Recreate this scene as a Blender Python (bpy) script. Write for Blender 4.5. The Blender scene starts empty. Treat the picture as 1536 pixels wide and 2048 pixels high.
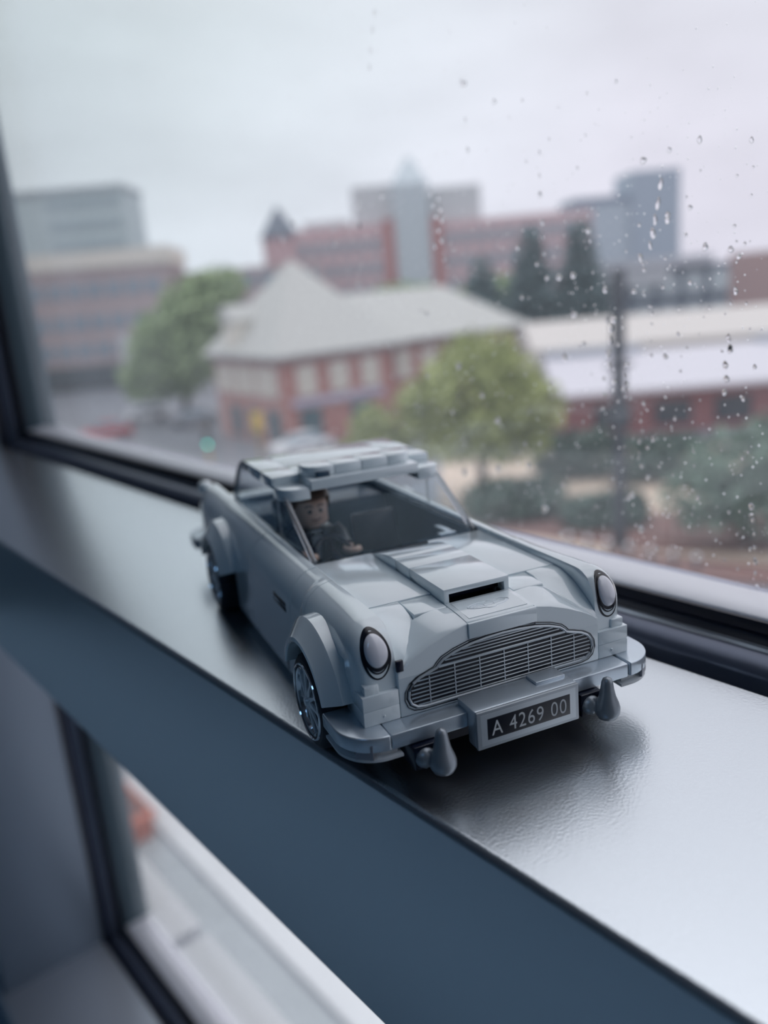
import bpy, bmesh, math, random
from mathutils import Vector, Matrix

# ------------------------------------------------------------------ camera, sky, lamps, exposure
SC = bpy.context.scene
COL = SC.collection
SC.view_settings.view_transform = 'Standard'
SC.view_settings.look = 'None'
SC.view_settings.gamma = 1.0
SC.view_settings.use_curve_mapping = False
SC.view_settings.exposure = 0.0
SC.cycles.use_denoising = True
SC.cycles.max_bounces = 12
SC.cycles.transparent_max_bounces = 24
SC.cycles.transmission_bounces = 10
SC.cycles.sample_clamp_indirect = 6.0

cd = bpy.data.cameras.new('camera')
cam = bpy.data.objects.new('camera', cd)
COL.objects.link(cam)
cam.matrix_world = Matrix(((0.76798708, 0.22955873, -0.59791189, -0.11499052),
                           (-0.63517317, 0.15322717, -0.75701815, -0.10974667),
                           (-0.08216377, 0.96115775, 0.26348603, 0.09738469),
                           (0, 0, 0, 1)))
cd.sensor_fit = 'VERTICAL'
cd.lens = 6.86                                   # a phone's main lens
cd.sensor_height = 2048 / 1652.68 * 6.86
cd.sensor_width = cd.sensor_height * 0.75
cd.clip_start = 0.005
cd.clip_end = 2000
cd.dof.use_dof = True
cd.dof.focus_distance = 0.174
cd.dof.aperture_fstop = 2.0
SC.camera = cam

W = bpy.data.worlds.new('overcast_sky')
SC.world = W
W.use_nodes = True
wn, wl = W.node_tree.nodes, W.node_tree.links
wn.clear()
def wnode(t, **k):
    n = wn.new(t)
    for a, b in k.items():
        setattr(n, a, b)
    return n
tc = wnode('ShaderNodeTexCoord')
sp = wnode('ShaderNodeSeparateXYZ')
wl.new(tc.outputs['Generated'], sp.inputs[0])
ramp = wnode('ShaderNodeValToRGB')               # overcast: bright overhead, pale violet-grey lower down
e = ramp.color_ramp.elements
e[0].position, e[0].color = 0.0, (0.74, 0.745, 0.84, 1)
e[1].position, e[1].color = 1.0, (2.3, 2.37, 2.46, 1)
for pos, c in ((0.08, (0.76, 0.765, 0.86)), (0.27, (0.71, 0.74, 0.81)), (0.5, (0.86, 0.87, 0.92)), (0.75, (1.05, 1.07, 1.12))):
    el = e.new(pos); el.color = (*c, 1)
wl.new(sp.outputs['Z'], ramp.inputs[0])
mp = wnode('ShaderNodeMapping'); mp.inputs['Scale'].default_value = (1, 1, 2.6)
nz = wnode('ShaderNodeTexNoise'); nz.inputs['Scale'].default_value = 3.2; nz.inputs['Detail'].default_value = 3
wl.new(tc.outputs['Generated'], mp.inputs[0]); wl.new(mp.outputs[0], nz.inputs['Vector'])
mr = wnode('ShaderNodeMapRange')
mr.inputs['From Min'].default_value = 0.3; mr.inputs['From Max'].default_value = 0.7
mr.inputs['To Min'].default_value = 0.88; mr.inputs['To Max'].default_value = 1.1
wl.new(nz.outputs['Fac'], mr.inputs['Value'])
tint = wnode('ShaderNodeValToRGB')               # cooler green-grey along the street, violet-grey across it
te = tint.color_ramp.elements
te[0].position, te[0].color = 0.55, (1.02, 1.0, 1.0, 1)
te[1].position, te[1].color = 0.92, (0.94, 1.04, 0.99, 1)
wl.new(sp.outputs['Y'], tint.inputs[0])
tm = wnode('ShaderNodeVectorMath', operation='MULTIPLY')
wl.new(ramp.outputs[0], tm.inputs[0]); wl.new(tint.outputs[0], tm.inputs[1])
vm = wnode('ShaderNodeVectorMath', operation='SCALE')
wl.new(tm.outputs[0], vm.inputs[0]); wl.new(mr.outputs[0], vm.inputs['Scale'])
bg = wnode('ShaderNodeBackground'); bg.inputs['Strength'].default_value = 1.23
wl.new(vm.outputs[0], bg.inputs['Color'])
wo = wnode('ShaderNodeOutputWorld')
wl.new(bg.outputs[0], wo.inputs['Surface'])

def added_fill_light(loc):
    ld = bpy.data.lights.new('added_fill_light', 'AREA')
    ld.shape = 'RECTANGLE'; ld.size = 1.1; ld.size_y = 0.28
    ld.energy = 1.8; ld.color = (0.32, 0.60, 1.0)
    lo = bpy.data.objects.new('added_fill_light', ld)
    lo.location = loc
    COL.objects.link(lo)
    return lo

# ------------------------------------------------------------------ helpers
S = 0.001
PI = math.pi

def tag(o, label=None, cat=None, group=None, kind=None):
    if label: o['label'] = label
    if cat: o['category'] = cat
    if group: o['group'] = group
    if kind: o['kind'] = kind
    return o

def empty(name, loc=(0, 0, 0), rz=0.0, parent=None):
    o = bpy.data.objects.new(name, None)
    o.empty_display_size = 0.02
    o.location = loc; o.rotation_euler = (0, 0, rz)
    COL.objects.link(o)
    if parent: o.parent = parent
    return o

def link_copy(o, parent, loc=(0, 0, 0), rot=(0, 0, 0), scale=None):
    c = o.copy()
    c.parent = parent; c.location = loc; c.rotation_euler = rot
    if scale: c.scale = scale
    COL.objects.link(c)
    return c

class MB:
    """collects shapes; build() links them as ONE mesh object"""
    def __init__(self): self.bm = bmesh.new()
    def face(self, vs):
        try: return self.bm.faces.new(vs)
        except ValueError: return None
    def box(self, x0, x1, y0, y1, z0, z1, bev=0.0, seg=2, mat=None):
        b = bmesh.new()
        v = [b.verts.new((x, y, z)) for x in (x0, x1) for y in (y0, y1) for z in (z0, z1)]
        for q in ((0, 1, 3, 2), (4, 6, 7, 5), (0, 4, 5, 1), (2, 3, 7, 6), (0, 2, 6, 4), (1, 5, 7, 3)):
            b.faces.new([v[i] for i in q])
        if bev > 0:
            bmesh.ops.bevel(b, geom=b.edges[:], offset=bev, segments=seg, profile=0.5, affect='EDGES')
        return self.add(b, mat)
    def add(self, b, mat=None):
        if mat is not None: b.transform(mat)
        me = bpy.data.meshes.new('t'); b.to_mesh(me); b.free()
        self.bm.from_mesh(me); bpy.data.meshes.remove(me)
        return self
    def prism(self, pts, axis, a0, a1, bev=0.0, seg=2, mat=None):
        """pts: 2-D outline; axis x: pts are (y,z); y: (x,z); z: (x,y)"""
        b = bmesh.new()
        def p(a, q):
            return {'x': (a, q[0], q[1]), 'y': (q[0], a, q[1]), 'z': (q[0], q[1], a)}[axis]
        A = [b.verts.new(p(a0, q)) for q in pts]; B = [b.verts.new(p(a1, q)) for q in pts]
        n = len(pts)
        b.faces.new(A); b.faces.new(B[::-1])
        for i in range(n): b.faces.new((A[i], B[i], B[(i + 1) % n], A[(i + 1) % n]))
        bmesh.ops.recalc_face_normals(b, faces=b.faces[:])
        if bev > 0:
            ed = [x for x in b.edges if len(x.link_faces) == 2 and x.calc_face_angle(0) > 0.6]
            bmesh.ops.bevel(b, geom=ed, offset=bev, segments=seg, profile=0.5, affect='EDGES')
        return self.add(b, mat)
    def loft(self, rings, caps=True, closed=True, mat=None):
        b = bmesh.new()
        R = [[b.verts.new(q) for q in r] for r in rings]
        n = len(R[0])
        for a, c in zip(R, R[1:]):
            for i in range(n if closed else n - 1):
                j = (i + 1) % n
                b.faces.new((a[i], a[j], c[j], c[i]))
        if caps:
            b.faces.new(R[0][::-1]); b.faces.new(R[-1])
        bmesh.ops.remove_doubles(b, verts=b.verts[:], dist=1e-7)
        bmesh.ops.recalc_face_normals(b, faces=b.faces[:])
        return self.add(b, mat)
    def tube(self, path, r, n=8, closed=False, mat=None, squash=None):
        path = [Vector(p) for p in path]
        rings = []
        m = len(path)
        for i, p in enumerate(path):
            if closed: t = path[(i + 1) % m] - path[i - 1]
            else: t = path[min(i + 1, m - 1)] - path[max(i - 1, 0)]
            t.normalize()
            up = Vector((0, 0, 1)) if abs(t.z) < 0.9 else Vector((1, 0, 0))
            a = t.cross(up).normalized(); c = a.cross(t)
            rr = r[i] if isinstance(r, (list, tuple)) else r
            rings.append([p + (a * math.cos(k * 2 * PI / n) + c * math.sin(k * 2 * PI / n)) * rr for k in range(n)])
        if closed: rings.append(rings[0]); return self.loft(rings, False, mat=mat)
        return self.loft(rings, True, mat=mat)
    def lathe(self, prof, axis='x', n=32, c=(0, 0, 0), mat=None, closed=False):
        """prof: (a, r) along the axis"""
        rings = []
        for k in range(n):
            t = 2 * PI * k / n
            ring = []
            for a, r in prof:
                x, y = r * math.cos(t), r * math.sin(t)
                q = {'x': (a, x, y), 'y': (x, a, y), 'z': (x, y, a)}[axis]
                ring.append((q[0] + c[0], q[1] + c[1], q[2] + c[2]))
            rings.append(ring)
        rings.append(rings[0])
        self.loft(rings, caps=False, closed=closed, mat=mat)
        return self
    def ball(self, c, r, sub=2, scale=(1, 1, 1), mat=None):
        b = bmesh.new()
        bmesh.ops.create_icosphere(b, subdivisions=sub, radius=1.0)
        b.transform(Matrix.Translation(c) @ Matrix.Diagonal((r * scale[0], r * scale[1], r * scale[2], 1)))
        return self.add(b, mat)
    def build(self, name, mat, parent=None, scale=1.0, smooth=40, loc=None, rot=None, weld=None):
        if weld: bmesh.ops.remove_doubles(self.bm, verts=self.bm.verts[:], dist=weld)
        if scale != 1.0: self.bm.transform(Matrix.Scale(scale, 4))
        me = bpy.data.meshes.new(name)
        self.bm.to_mesh(me); self.bm.free()
        if smooth:
            for p in me.polygons: p.use_smooth = True
            me.set_sharp_from_angle(angle=math.radians(smooth))
        for m in (mat if isinstance(mat, (list, tuple)) else [mat]): me.materials.append(m)
        o = bpy.data.objects.new(name, me)
        COL.objects.link(o)
        if parent: o.parent = parent
        if loc: o.location = loc
        if rot: o.rotation_euler = rot
        return o

def B(name, mat, parent, *boxes, bev=0.25, **k):
    """a part made of bevelled boxes, millimetres"""
    m = MB()
    for b in boxes: m.box(*b, bev=bev)
    return m.build(name, mat, parent, scale=S, **k)

# ------------------------------------------------------------------ materials
def mat(name, col, rough=0.5, metal=0.0, **k):
    m = bpy.data.materials.new(name); m.use_nodes = True
    n, l = m.node_tree.nodes, m.node_tree.links
    p = n['Principled BSDF']
    p.inputs['Base Color'].default_value = (*col, 1)
    p.inputs['Roughness'].default_value = rough
    p.inputs['Metallic'].default_value = metal
    for a, b in k.items():
        if a in ('vary', 'bump', 'scale', 'bscale', 'bdist'): continue
        p.inputs[a].default_value = b
    if k.get('vary') or k.get('bump'):
        t = n.new('ShaderNodeTexCoord')
    if k.get('vary'):
        z = n.new('ShaderNodeTexNoise'); z.inputs['Scale'].default_value = k.get('scale', 5); z.inputs['Detail'].default_value = 4
        l.new(t.outputs['Object'], z.inputs['Vector'])
        h = n.new('ShaderNodeMixRGB')
        v = k['vary']
        h.inputs[1].default_value = (*[c * (1 - v) for c in col], 1); h.inputs[2].default_value = (*[min(1, c * (1 + v)) for c in col], 1)
        l.new(z.outputs['Fac'], h.inputs[0]); l.new(h.outputs[0], p.inputs['Base Color'])
    if k.get('bump'):
        z2 = n.new('ShaderNodeTexNoise'); z2.inputs['Scale'].default_value = k.get('bscale', 50); z2.inputs['Detail'].default_value = 2
        l.new(t.outputs['Object'], z2.inputs['Vector'])
        bp = n.new('ShaderNodeBump'); bp.inputs['Strength'].default_value = k['bump']; bp.inputs['Distance'].default_value = k.get('bdist', 0.001)
        l.new(z2.outputs['Fac'], bp.inputs['Height']); l.new(bp.outputs[0], p.inputs['Normal'])
    return m

def glass_mat(name, tint, ior=1.5, dirt=0.0, dirt_scale=30, rough=0.0, mirror=(.9, .9, .9)):
    """thin clear sheet: lets light straight through, mirrors by Fresnel, carries a little dirt film"""
    m = bpy.data.materials.new(name); m.use_nodes = True
    n, l = m.node_tree.nodes, m.node_tree.links
    n.clear()
    tr = n.new('ShaderNodeBsdfTransparent'); tr.inputs[0].default_value = (*tint, 1)
    gl = n.new('ShaderNodeBsdfGlossy'); gl.inputs['Roughness'].default_value = rough; gl.inputs[0].default_value = (*mirror, 1)
    fr = n.new('ShaderNodeFresnel')
    ge = n.new('ShaderNodeNewGeometry'); io = n.new('ShaderNodeMapRange')      # both faces of the sheet mirror alike
    io.inputs['To Min'].default_value = ior; io.inputs['To Max'].default_value = 1 / ior
    l.new(ge.outputs['Backfacing'], io.inputs['Value']); l.new(io.outputs[0], fr.inputs['IOR'])
    mx = n.new('ShaderNodeMixShader')
    l.new(fr.outputs[0], mx.inputs[0]); l.new(tr.outputs[0], mx.inputs[1]); l.new(gl.outputs[0], mx.inputs[2])
    out = n.new('ShaderNodeOutputMaterial')
    last = mx
    if dirt:
        tl = n.new('ShaderNodeBsdfTranslucent'); tl.inputs[0].default_value = (0.85, 0.9, 0.95, 1)
        t = n.new('ShaderNodeTexCoord'); z = n.new('ShaderNodeTexNoise'); z.inputs['Scale'].default_value = dirt_scale; z.inputs['Detail'].default_value = 5
        l.new(t.outputs['Object'], z.inputs['Vector'])
        r = n.new('ShaderNodeMapRange'); r.inputs['From Min'].default_value = 0.3; r.inputs['From Max'].default_value = 0.75
        r.inputs['To Min'].default_value = dirt * 0.6; r.inputs['To Max'].default_value = dirt * 1.5
        l.new(z.outputs['Fac'], r.inputs['Value'])
        m2 = n.new('ShaderNodeMixShader')
        l.new(r.outputs[0], m2.inputs[0]); l.new(mx.outputs[0], m2.inputs[1]); l.new(tl.outputs[0], m2.inputs[2])
        last = m2
    l.new(last.outputs[0], out.inputs['Surface'])
    return m

def brick_mat(name, c1, c2, mortar, scale=1.0):
    m = mat(name, c1, 0.85)
    n, l = m.node_tree.nodes, m.node_tree.links
    t = n.new('ShaderNodeTexCoord'); b = n.new('ShaderNodeTexBrick')
    b.inputs['Color1'].default_value = (*c1, 1); b.inputs['Color2'].default_value = (*c2, 1); b.inputs['Mortar'].default_value = (*mortar, 1)
    b.inputs['Scale'].default_value = scale
    mpn = n.new('ShaderNodeMapping'); mpn.inputs['Rotation'].default_value = (PI / 2, 0, 0)
    l.new(t.outputs['Object'], mpn.inputs[0]); l.new(mpn.outputs[0], b.inputs['Vector'])
    l.new(b.outputs['Color'], n['Principled BSDF'].inputs['Base Color'])
    return m

def emit_mat(name, col, s):
    m = bpy.data.materials.new(name); m.use_nodes = True
    p = m.node_tree.nodes['Principled BSDF']
    p.inputs['Base Color'].default_value = (0, 0, 0, 1)
    p.inputs['Emission Color'].default_value = (*col, 1); p.inputs['Emission Strength'].default_value = s
    return m

# toy
PLASTIC = mat('grey_toy_plastic', (0.82, 0.92, 0.96), 0.12, 0.0, **{'Specular IOR Level': 0.7, 'Coat Weight': 1.0, 'Coat Roughness': 0.06})
SILVER = mat('flat_silver_plastic', (0.62, 0.70, 0.77), 0.25, 0.6)
CHROME = mat('chrome', (0.80, 0.83, 0.86), 0.08, 1.0)
CLEAR = glass_mat('clear_toy_plastic', (0.965, 0.975, 0.98), 1.27, mirror=(.5, .66, .8))
CLEARG = mat('smoky_clear_plastic', (0.85, 0.90, 0.93), 0.12, 0.0, **{'Transmission Weight': 0.3})
BLACKP = mat('black_plastic', (0.004, 0.008, 0.026), 0.25)
SPOKEM = mat('bright_silver_plastic', (0.93, 0.94, 0.95), 0.2, 0.1)
NAVYP = mat('dark_interior_plastic', (0.03, 0.07, 0.12), 0.3)
TYRE = mat('tyre_rubber', (0.010, 0.014, 0.024), 0.55, bump=0.2, bscale=2500, bdist=0.0002)
PRINTK = mat('black_print', (0.003, 0.005, 0.014), 0.3)
PRINTS = mat('silver_print', (0.60, 0.66, 0.70), 0.28, 0.3)
PRINTW = mat('white_print', (0.62, 0.66, 0.68), 0.35)
LENS = mat('pearl_lens_print', (0.74, 0.76, 0.83), 0.07, 0.0, **{'Coat Weight': 1.0, 'Coat Roughness': 0.03})
SKIN = mat('figure_skin_plastic', (0.80, 0.56, 0.44), 0.3)
HAIR = mat('figure_hair_plastic', (0.10, 0.045, 0.022), 0.3)
SUIT = mat('figure_suit_plastic', (0.008, 0.011, 0.02), 0.3)
SHIRT = mat('figure_shirt_print', (0.30, 0.36, 0.43), 0.4)
# window
SILLM = mat('satin_grey_powder_coat', (0.66, 0.715, 0.76), 0.27, 0.93, bump=0.22, bscale=1500, bdist=0.0002, **{'Coat Weight': 0.4, 'Coat Roughness': 0.2})
WALLP = mat('slate_wall_paint', (0.16, 0.20, 0.25), 0.6, vary=0.05)
JAMBM = mat('jamb_powder_coat', (0.19, 0.24, 0.30), 0.42, 0.3, bump=0.1, bscale=900, bdist=0.0003)
FRAMEM = mat('anodised_frame', (0.90, 0.91, 0.96), 0.36, 0.35, bump=0.06, bscale=400, bdist=0.0004)
STILE_SHADEM = mat('anodised_frame_shaded', (0.12, 0.17, 0.20), 0.35, 0.4)  # same frame, darkened: shade on the side members is put into the colour
RAMPM = mat('graphite_trim', (0.10, 0.12, 0.17), 0.28, 0.5, vary=0.15, scale=60, bump=0.1, bscale=700, bdist=0.0003)
RUBBER = mat('black_rubber_gasket', (0.003, 0.006, 0.020), 0.35)
BEADM = mat('bare_metal_bead', (0.45, 0.48, 0.52), 0.3, 1.0)
PANE = glass_mat('rain_wet_window_glass', (0.985, 0.98, 0.985), 1.5, dirt=0.045, dirt_scale=9)
WATER = mat('rain_water', (1, 1, 1), 0.0, 0.0, **{'Transmission Weight': 1.0, 'IOR': 1.33})

# ------------------------------------------------------------------ the room and the window
X_SILL, X_GL, Y_J = -0.0285, 0.085, 0.585        # sill edge, glass, left jamb
Y0, Y1 = -2.45, Y_J                              # the pane runs from Y0 to Y1
Z_TOP, Z_LOW = 1.45, -0.474

def struct(name, mb, m, parent=None, **k):
    o = mb.build(name, m, parent, **k)
    if parent is None: tag(o, kind='structure')
    return o
def sbox(name, m, *bx, bev=0.0, parent=None, smooth=0):
    mb = MB()
    for b in bx: mb.box(*b, bev=bev)
    return struct(name, mb, m, parent, smooth=smooth)

ROOMW = mat('room_wall_paint', (0.10, 0.16, 0.21), 0.7, vary=0.04)
CEIL = mat('ceiling_paint', (0.10, 0.12, 0.15), 0.8, vary=0.03)
CARPET = mat('room_carpet', (0.26, 0.40, 0.53), 0.8, vary=0.05, scale=80)
sbox('floor', CARPET, (-3.6, 0.10, -2.6, 3.0, -0.98, -0.92))
sbox('ceiling', CEIL, (-3.6, 0.10, -2.6, 3.0, 1.62, 1.70))
sbox('wall_back', ROOMW, (-3.7, -3.6, -2.6, 3.0, -0.98, 1.70))
sbox('wall_near', ROOMW, (-3.6, 0.10, -2.7, -2.6, -0.98, 1.70))
sbox('wall_far', ROOMW, (-3.6, 0.10, 3.0, 3.1, -0.98, 1.70))
# window wall: apron below, lintel above, solid beyond the two mullions
sbox('wall_right', JAMBM, (0.062, 0.10, -2.6, 3.0, -0.92, Z_LOW - 0.012),
     (X_SILL, 0.10, -2.6, 3.0, Z_TOP, 1.62), (X_SILL, 0.10, -2.6, Y0 - 0.08, Z_LOW, Z_TOP))
# sill: a boxed transom with softly rounded front edges
mb = MB()
sec = []
for (cx_, cz_, a0) in ((X_SILL + 0.0018, -0.0018, 90), (X_SILL + 0.0022, -0.0648, 180)):
    r = 0.0018 if a0 == 90 else 0.0022
    for k in range(6):
        a = math.radians(a0 + 90 * k / 5); sec.append((cx_ + r * math.cos(a), cz_ + r * math.sin(a)))
sec += [(0.055, -0.067), (0.055, 0.0)]
mb.prism(sec, 'y', Y0, Y1 + 0.03)
struct('trim_1', mb, SILLM)
# left mullion between this window and the next
mb = MB()
mb.box(X_SILL - 0.004, 0.055, Y1, Y1 + 0.075, Z_LOW - 0.01, Z_TOP, bev=0.002)
struct('trim_2', mb, JAMBM)
# lower sill ledge
mb = MB()
mb.box(X_SILL - 0.010, 0.055, Y0, Y1 + 0.03, Z_LOW - 0.014, Z_LOW, bev=0.003)
struct('trim_3', mb, mat('lower_sill_coat', (0.40, 0.45, 0.52), 0.4, 0.5))

def profile_run(parent, z_or_y, run):
    """frame section swept along one side of a pane; run(p, depth) maps section -> mesh prism"""
def window(name, zb, zt, lean=0.0):
    """pane with the same moulded section along all four sides: gap, sloped trim, bead, gasket, frame"""
    root = empty(name, (X_GL, (Y0 + Y1) / 2, zb))
    tag(root, kind='structure')
    ox, oy, oz = root.location
    SEC = {'sloped_trim': (RAMPM, [(.0600, -.004), (.0602, .0008), (.0608, .0018), (.0625, .0030), (.0655, .0044), (.0672, .0044), (.0678, .001), (.0678, -.004)]),
           'metal_bead': (BEADM, [(.0676, .0035), (.0678, .0052), (.0684, .0056), (.0690, .0052), (.0692, .0035)]),
           'gasket': (RUBBER, [(.0692, -.004), (.0692, .0022), (.0706, .0026), (.0712, .0052), (.0722, .0064), (.0735, .0060), (.0745, -.004)]),
           'frame': (FRAMEM, [(.0738, -.004), (.0738, .0094), (.0745, .0103), (.0868, .0116), (.0868, .006), (.0935, .006), (.0935, .010), (.098, .008), (.098, -.004)])}
    for nm, (m, pts) in SEC.items():
        mb = MB()
        mb.prism([(x - ox, zb + h - oz) for x, h in pts], 'y', Y0 - oy, Y1 - oy)              # bottom
        mb.prism([(x - ox, zt - h - oz) for x, h in pts], 'y', Y0 - oy, Y1 - oy)              # top
        if nm == 'frame': mb.build('frame_rail', m, root, smooth=50); mb = MB(); nm = 'frame_stile'; m = STILE_SHADEM  # side members take the copy with shade painted in
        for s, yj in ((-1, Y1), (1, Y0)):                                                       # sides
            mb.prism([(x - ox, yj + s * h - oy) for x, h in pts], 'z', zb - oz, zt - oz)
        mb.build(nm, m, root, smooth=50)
    # the black inner face of the rebate
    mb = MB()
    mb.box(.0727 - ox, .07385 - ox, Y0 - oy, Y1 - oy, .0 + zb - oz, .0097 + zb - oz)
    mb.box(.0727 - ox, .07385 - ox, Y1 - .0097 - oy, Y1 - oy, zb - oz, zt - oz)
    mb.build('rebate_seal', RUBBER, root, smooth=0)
    # rubber backing that darkens the shadow gap
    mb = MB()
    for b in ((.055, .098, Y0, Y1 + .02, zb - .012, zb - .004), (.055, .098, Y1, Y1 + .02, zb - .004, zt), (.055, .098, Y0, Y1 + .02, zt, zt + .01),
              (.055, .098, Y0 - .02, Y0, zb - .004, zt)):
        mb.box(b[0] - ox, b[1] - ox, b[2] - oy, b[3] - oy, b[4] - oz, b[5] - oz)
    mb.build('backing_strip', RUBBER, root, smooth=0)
    mb = MB()
    mb.box(.087 - ox, .091 - ox, Y0 + .004 - oy, Y1 - .004 - oy, zb + .006 - oz, zt - .006 - oz)
    mb.build('glass', PANE, root, smooth=0)
    return root
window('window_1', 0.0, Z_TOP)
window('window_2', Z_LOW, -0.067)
# the next pane beyond the mullion, so that daylight goes on along the wall
def next_window(name, y0, y1):
    root = empty(name, (X_GL, (y0 + y1) / 2, Z_LOW)); tag(root, kind='structure')
    h = (y1 - y0) / 2
    mb = MB()
    for b in ((-.011, .013, -h, h, 0, .012), (-.011, .013, -h, h, Z_TOP - Z_LOW - .012, Z_TOP - Z_LOW), (-.011, .013, -h, -h + .012, 0, Z_TOP - Z_LOW),
              (-.011, .013, h - .012, h, 0, Z_TOP - Z_LOW), (-.11, .013, -h, h, .407, .474)):
        mb.box(*b)
    mb.build('frame', FRAMEM, root, smooth=0)
    mb = MB(); mb.box(.002, .006, -h + .01, h - .01, .01, Z_TOP - Z_LOW - .01); mb.build('glass', PANE, root, smooth=0)
next_window('window_3', Y1 + 0.075, 2.6)
# unseen ceiling lamp, added as a cool blue fill for the shadows
lamp = empty('added_fill_lamp', (-1.6, -0.4, 1.62))
tag(lamp, 'unseen flat rectangular ceiling lamp added as cool fill light behind the sill', 'lamp')
mb = MB(); mb.box(-.58, .58, -.17, .17, -.05, 0.0, bev=.006); mb.build('fill_lamp_housing', mat('fill_lamp_housing', (.5, .5, .5), .4), lamp)
mb = MB(); mb.box(-.54, .54, -.13, .13, -.056, -.05); mb.build('fill_lamp_diffuser', emit_mat('fill_lamp_glow', (.22, .52, 1), .8), lamp, smooth=0)
ll = added_fill_light((0, 0, -0.062)); ll.parent = lamp
# chair rail of outdoor facade: white metal ledge outside the lower pane, two lengths
LEDGE = mat('white_painted_flashing', (0.80, 0.83, 0.85), 0.35)
for i, (a, b, lb) in enumerate(((-1.4, 0.520, 'white metal ledge strip outside the lower pane, nearer length'), (0.535, 1.9, 'white metal ledge strip outside the lower pane, far length past the joint'))):
    r = empty('ledge_strip', (0.115, (a + b) / 2, Z_LOW + 0.004)); tag(r, lb, 'ledge', 'white ledge strips')
    h = (b - a) / 2
    mb = MB(); mb.box(-.0165, .0165, -h, h, -.012, 0, bev=.002); mb.build('ledge_top', LEDGE, r)
    mb = MB(); mb.box(.0125, .0165, -h, h, -.05, -.0125, bev=.001); mb.build('drip_edge', LEDGE, r)
    mb = MB(); mb.box(-.0165, .010, -h, h, -.06, -.0125, bev=.001); mb.build('bracket', FRAMEM, r)

# ------------------------------------------------------------------ the toy car (built in millimetres: x across, y rearwards from the grille, z up)
CAR_RZ = -0.280527
car = empty('toy_car', (0, 0, 0), CAR_RZ)
tag(car, 'light grey brick-built toy sports car with silver bumpers parked on the window sill', 'toy car')
UF, UR, ZW = 23.0, 119.0, 10.8                   # axle positions, wheel centre height
RA = 13.4                                        # wheel arch

def round_(u, rz=8.5):
    t = min(1, max(0, (u - 6) / 22))
    return 27.4 - 3.0 * t, rz + .6 - 3.8 * (1 - t)
def section(u, ztop, vout, zbot, vin=24.0, rv=7.0, rz=8.5):
    """outline of a body-side brick in the (x,z) plane, outer side positive"""
    vr, rz = round_(u, rz); vr = min(vr, vout - 1.0)
    rz = min(rz, ztop - zbot - 0.4)
    pts = [(vin, zbot), (vin, ztop - 0.3), (vin + 0.2, ztop - 0.04)]
    for k in range(11):
        a = PI / 2 * k / 10
        pts.append((vr + (vout - vr) * math.sin(a), ztop - rz + rz * math.cos(a)))
    pts.append((vout, zbot))
    return [(x, u, z) for x, z in pts]
def arch_z(u, base):
    z = base
    for c in (UF, UR):
        d = abs(u - c)
        if d < RA: z = max(z, ZW + math.sqrt(RA * RA - d * d))
    return z
def front_shape(u):
    ridge = 33.5 if u < 14 else 33.5 - .5 * min(1, (u - 14) / 30)
    if u < 8: ridge -= 7 * (1 - math.sqrt(max(0, 1 - ((8 - u) / 7.0) ** 2)))
    vo = 32.0 if u > 5 else 32 - 3.4 * (1 - math.sqrt(max(0, 1 - ((5 - u) / 4.0) ** 2)))
    return ridge, vo
def mirror(rings, s):
    return rings if s > 0 else [[(-x, y, z) for x, y, z in r] for r in rings]
def surf_u(v, z):
    """where the fender nose meets a line along the car at (|v|, z)"""
    lo, hi = 1.0, 14.0
    def inside(u):
        zt, vo = front_shape(u); vr, rz = round_(u); vr = min(vr, vo - 1)
        if v > vo: return False
        if v <= vr: return z <= zt
        rz = min(rz, zt - 20.5 - .4)
        return z <= zt - rz + rz * math.sqrt(max(0, 1 - ((v - vr) / (vo - vr)) ** 2))
    if inside(lo): return lo
    if not inside(hi): return None
    for _ in range(40):
        m = (lo + hi) / 2
        if inside(m): hi = m
        else: lo = m
    return hi
def rear_shape(u):
    zt = 33.0
    if u > 128: zt = 33.0 + 0.3 * min(1, (u - 128) / 16)
    if u > 156: zt -= 3.0 * ((u - 156) / 12) ** 2
    vo = 32.0 if u < 150 else 32.0 - 4.0 * ((u - 150) / 18) ** 2
    return zt, vo
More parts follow.
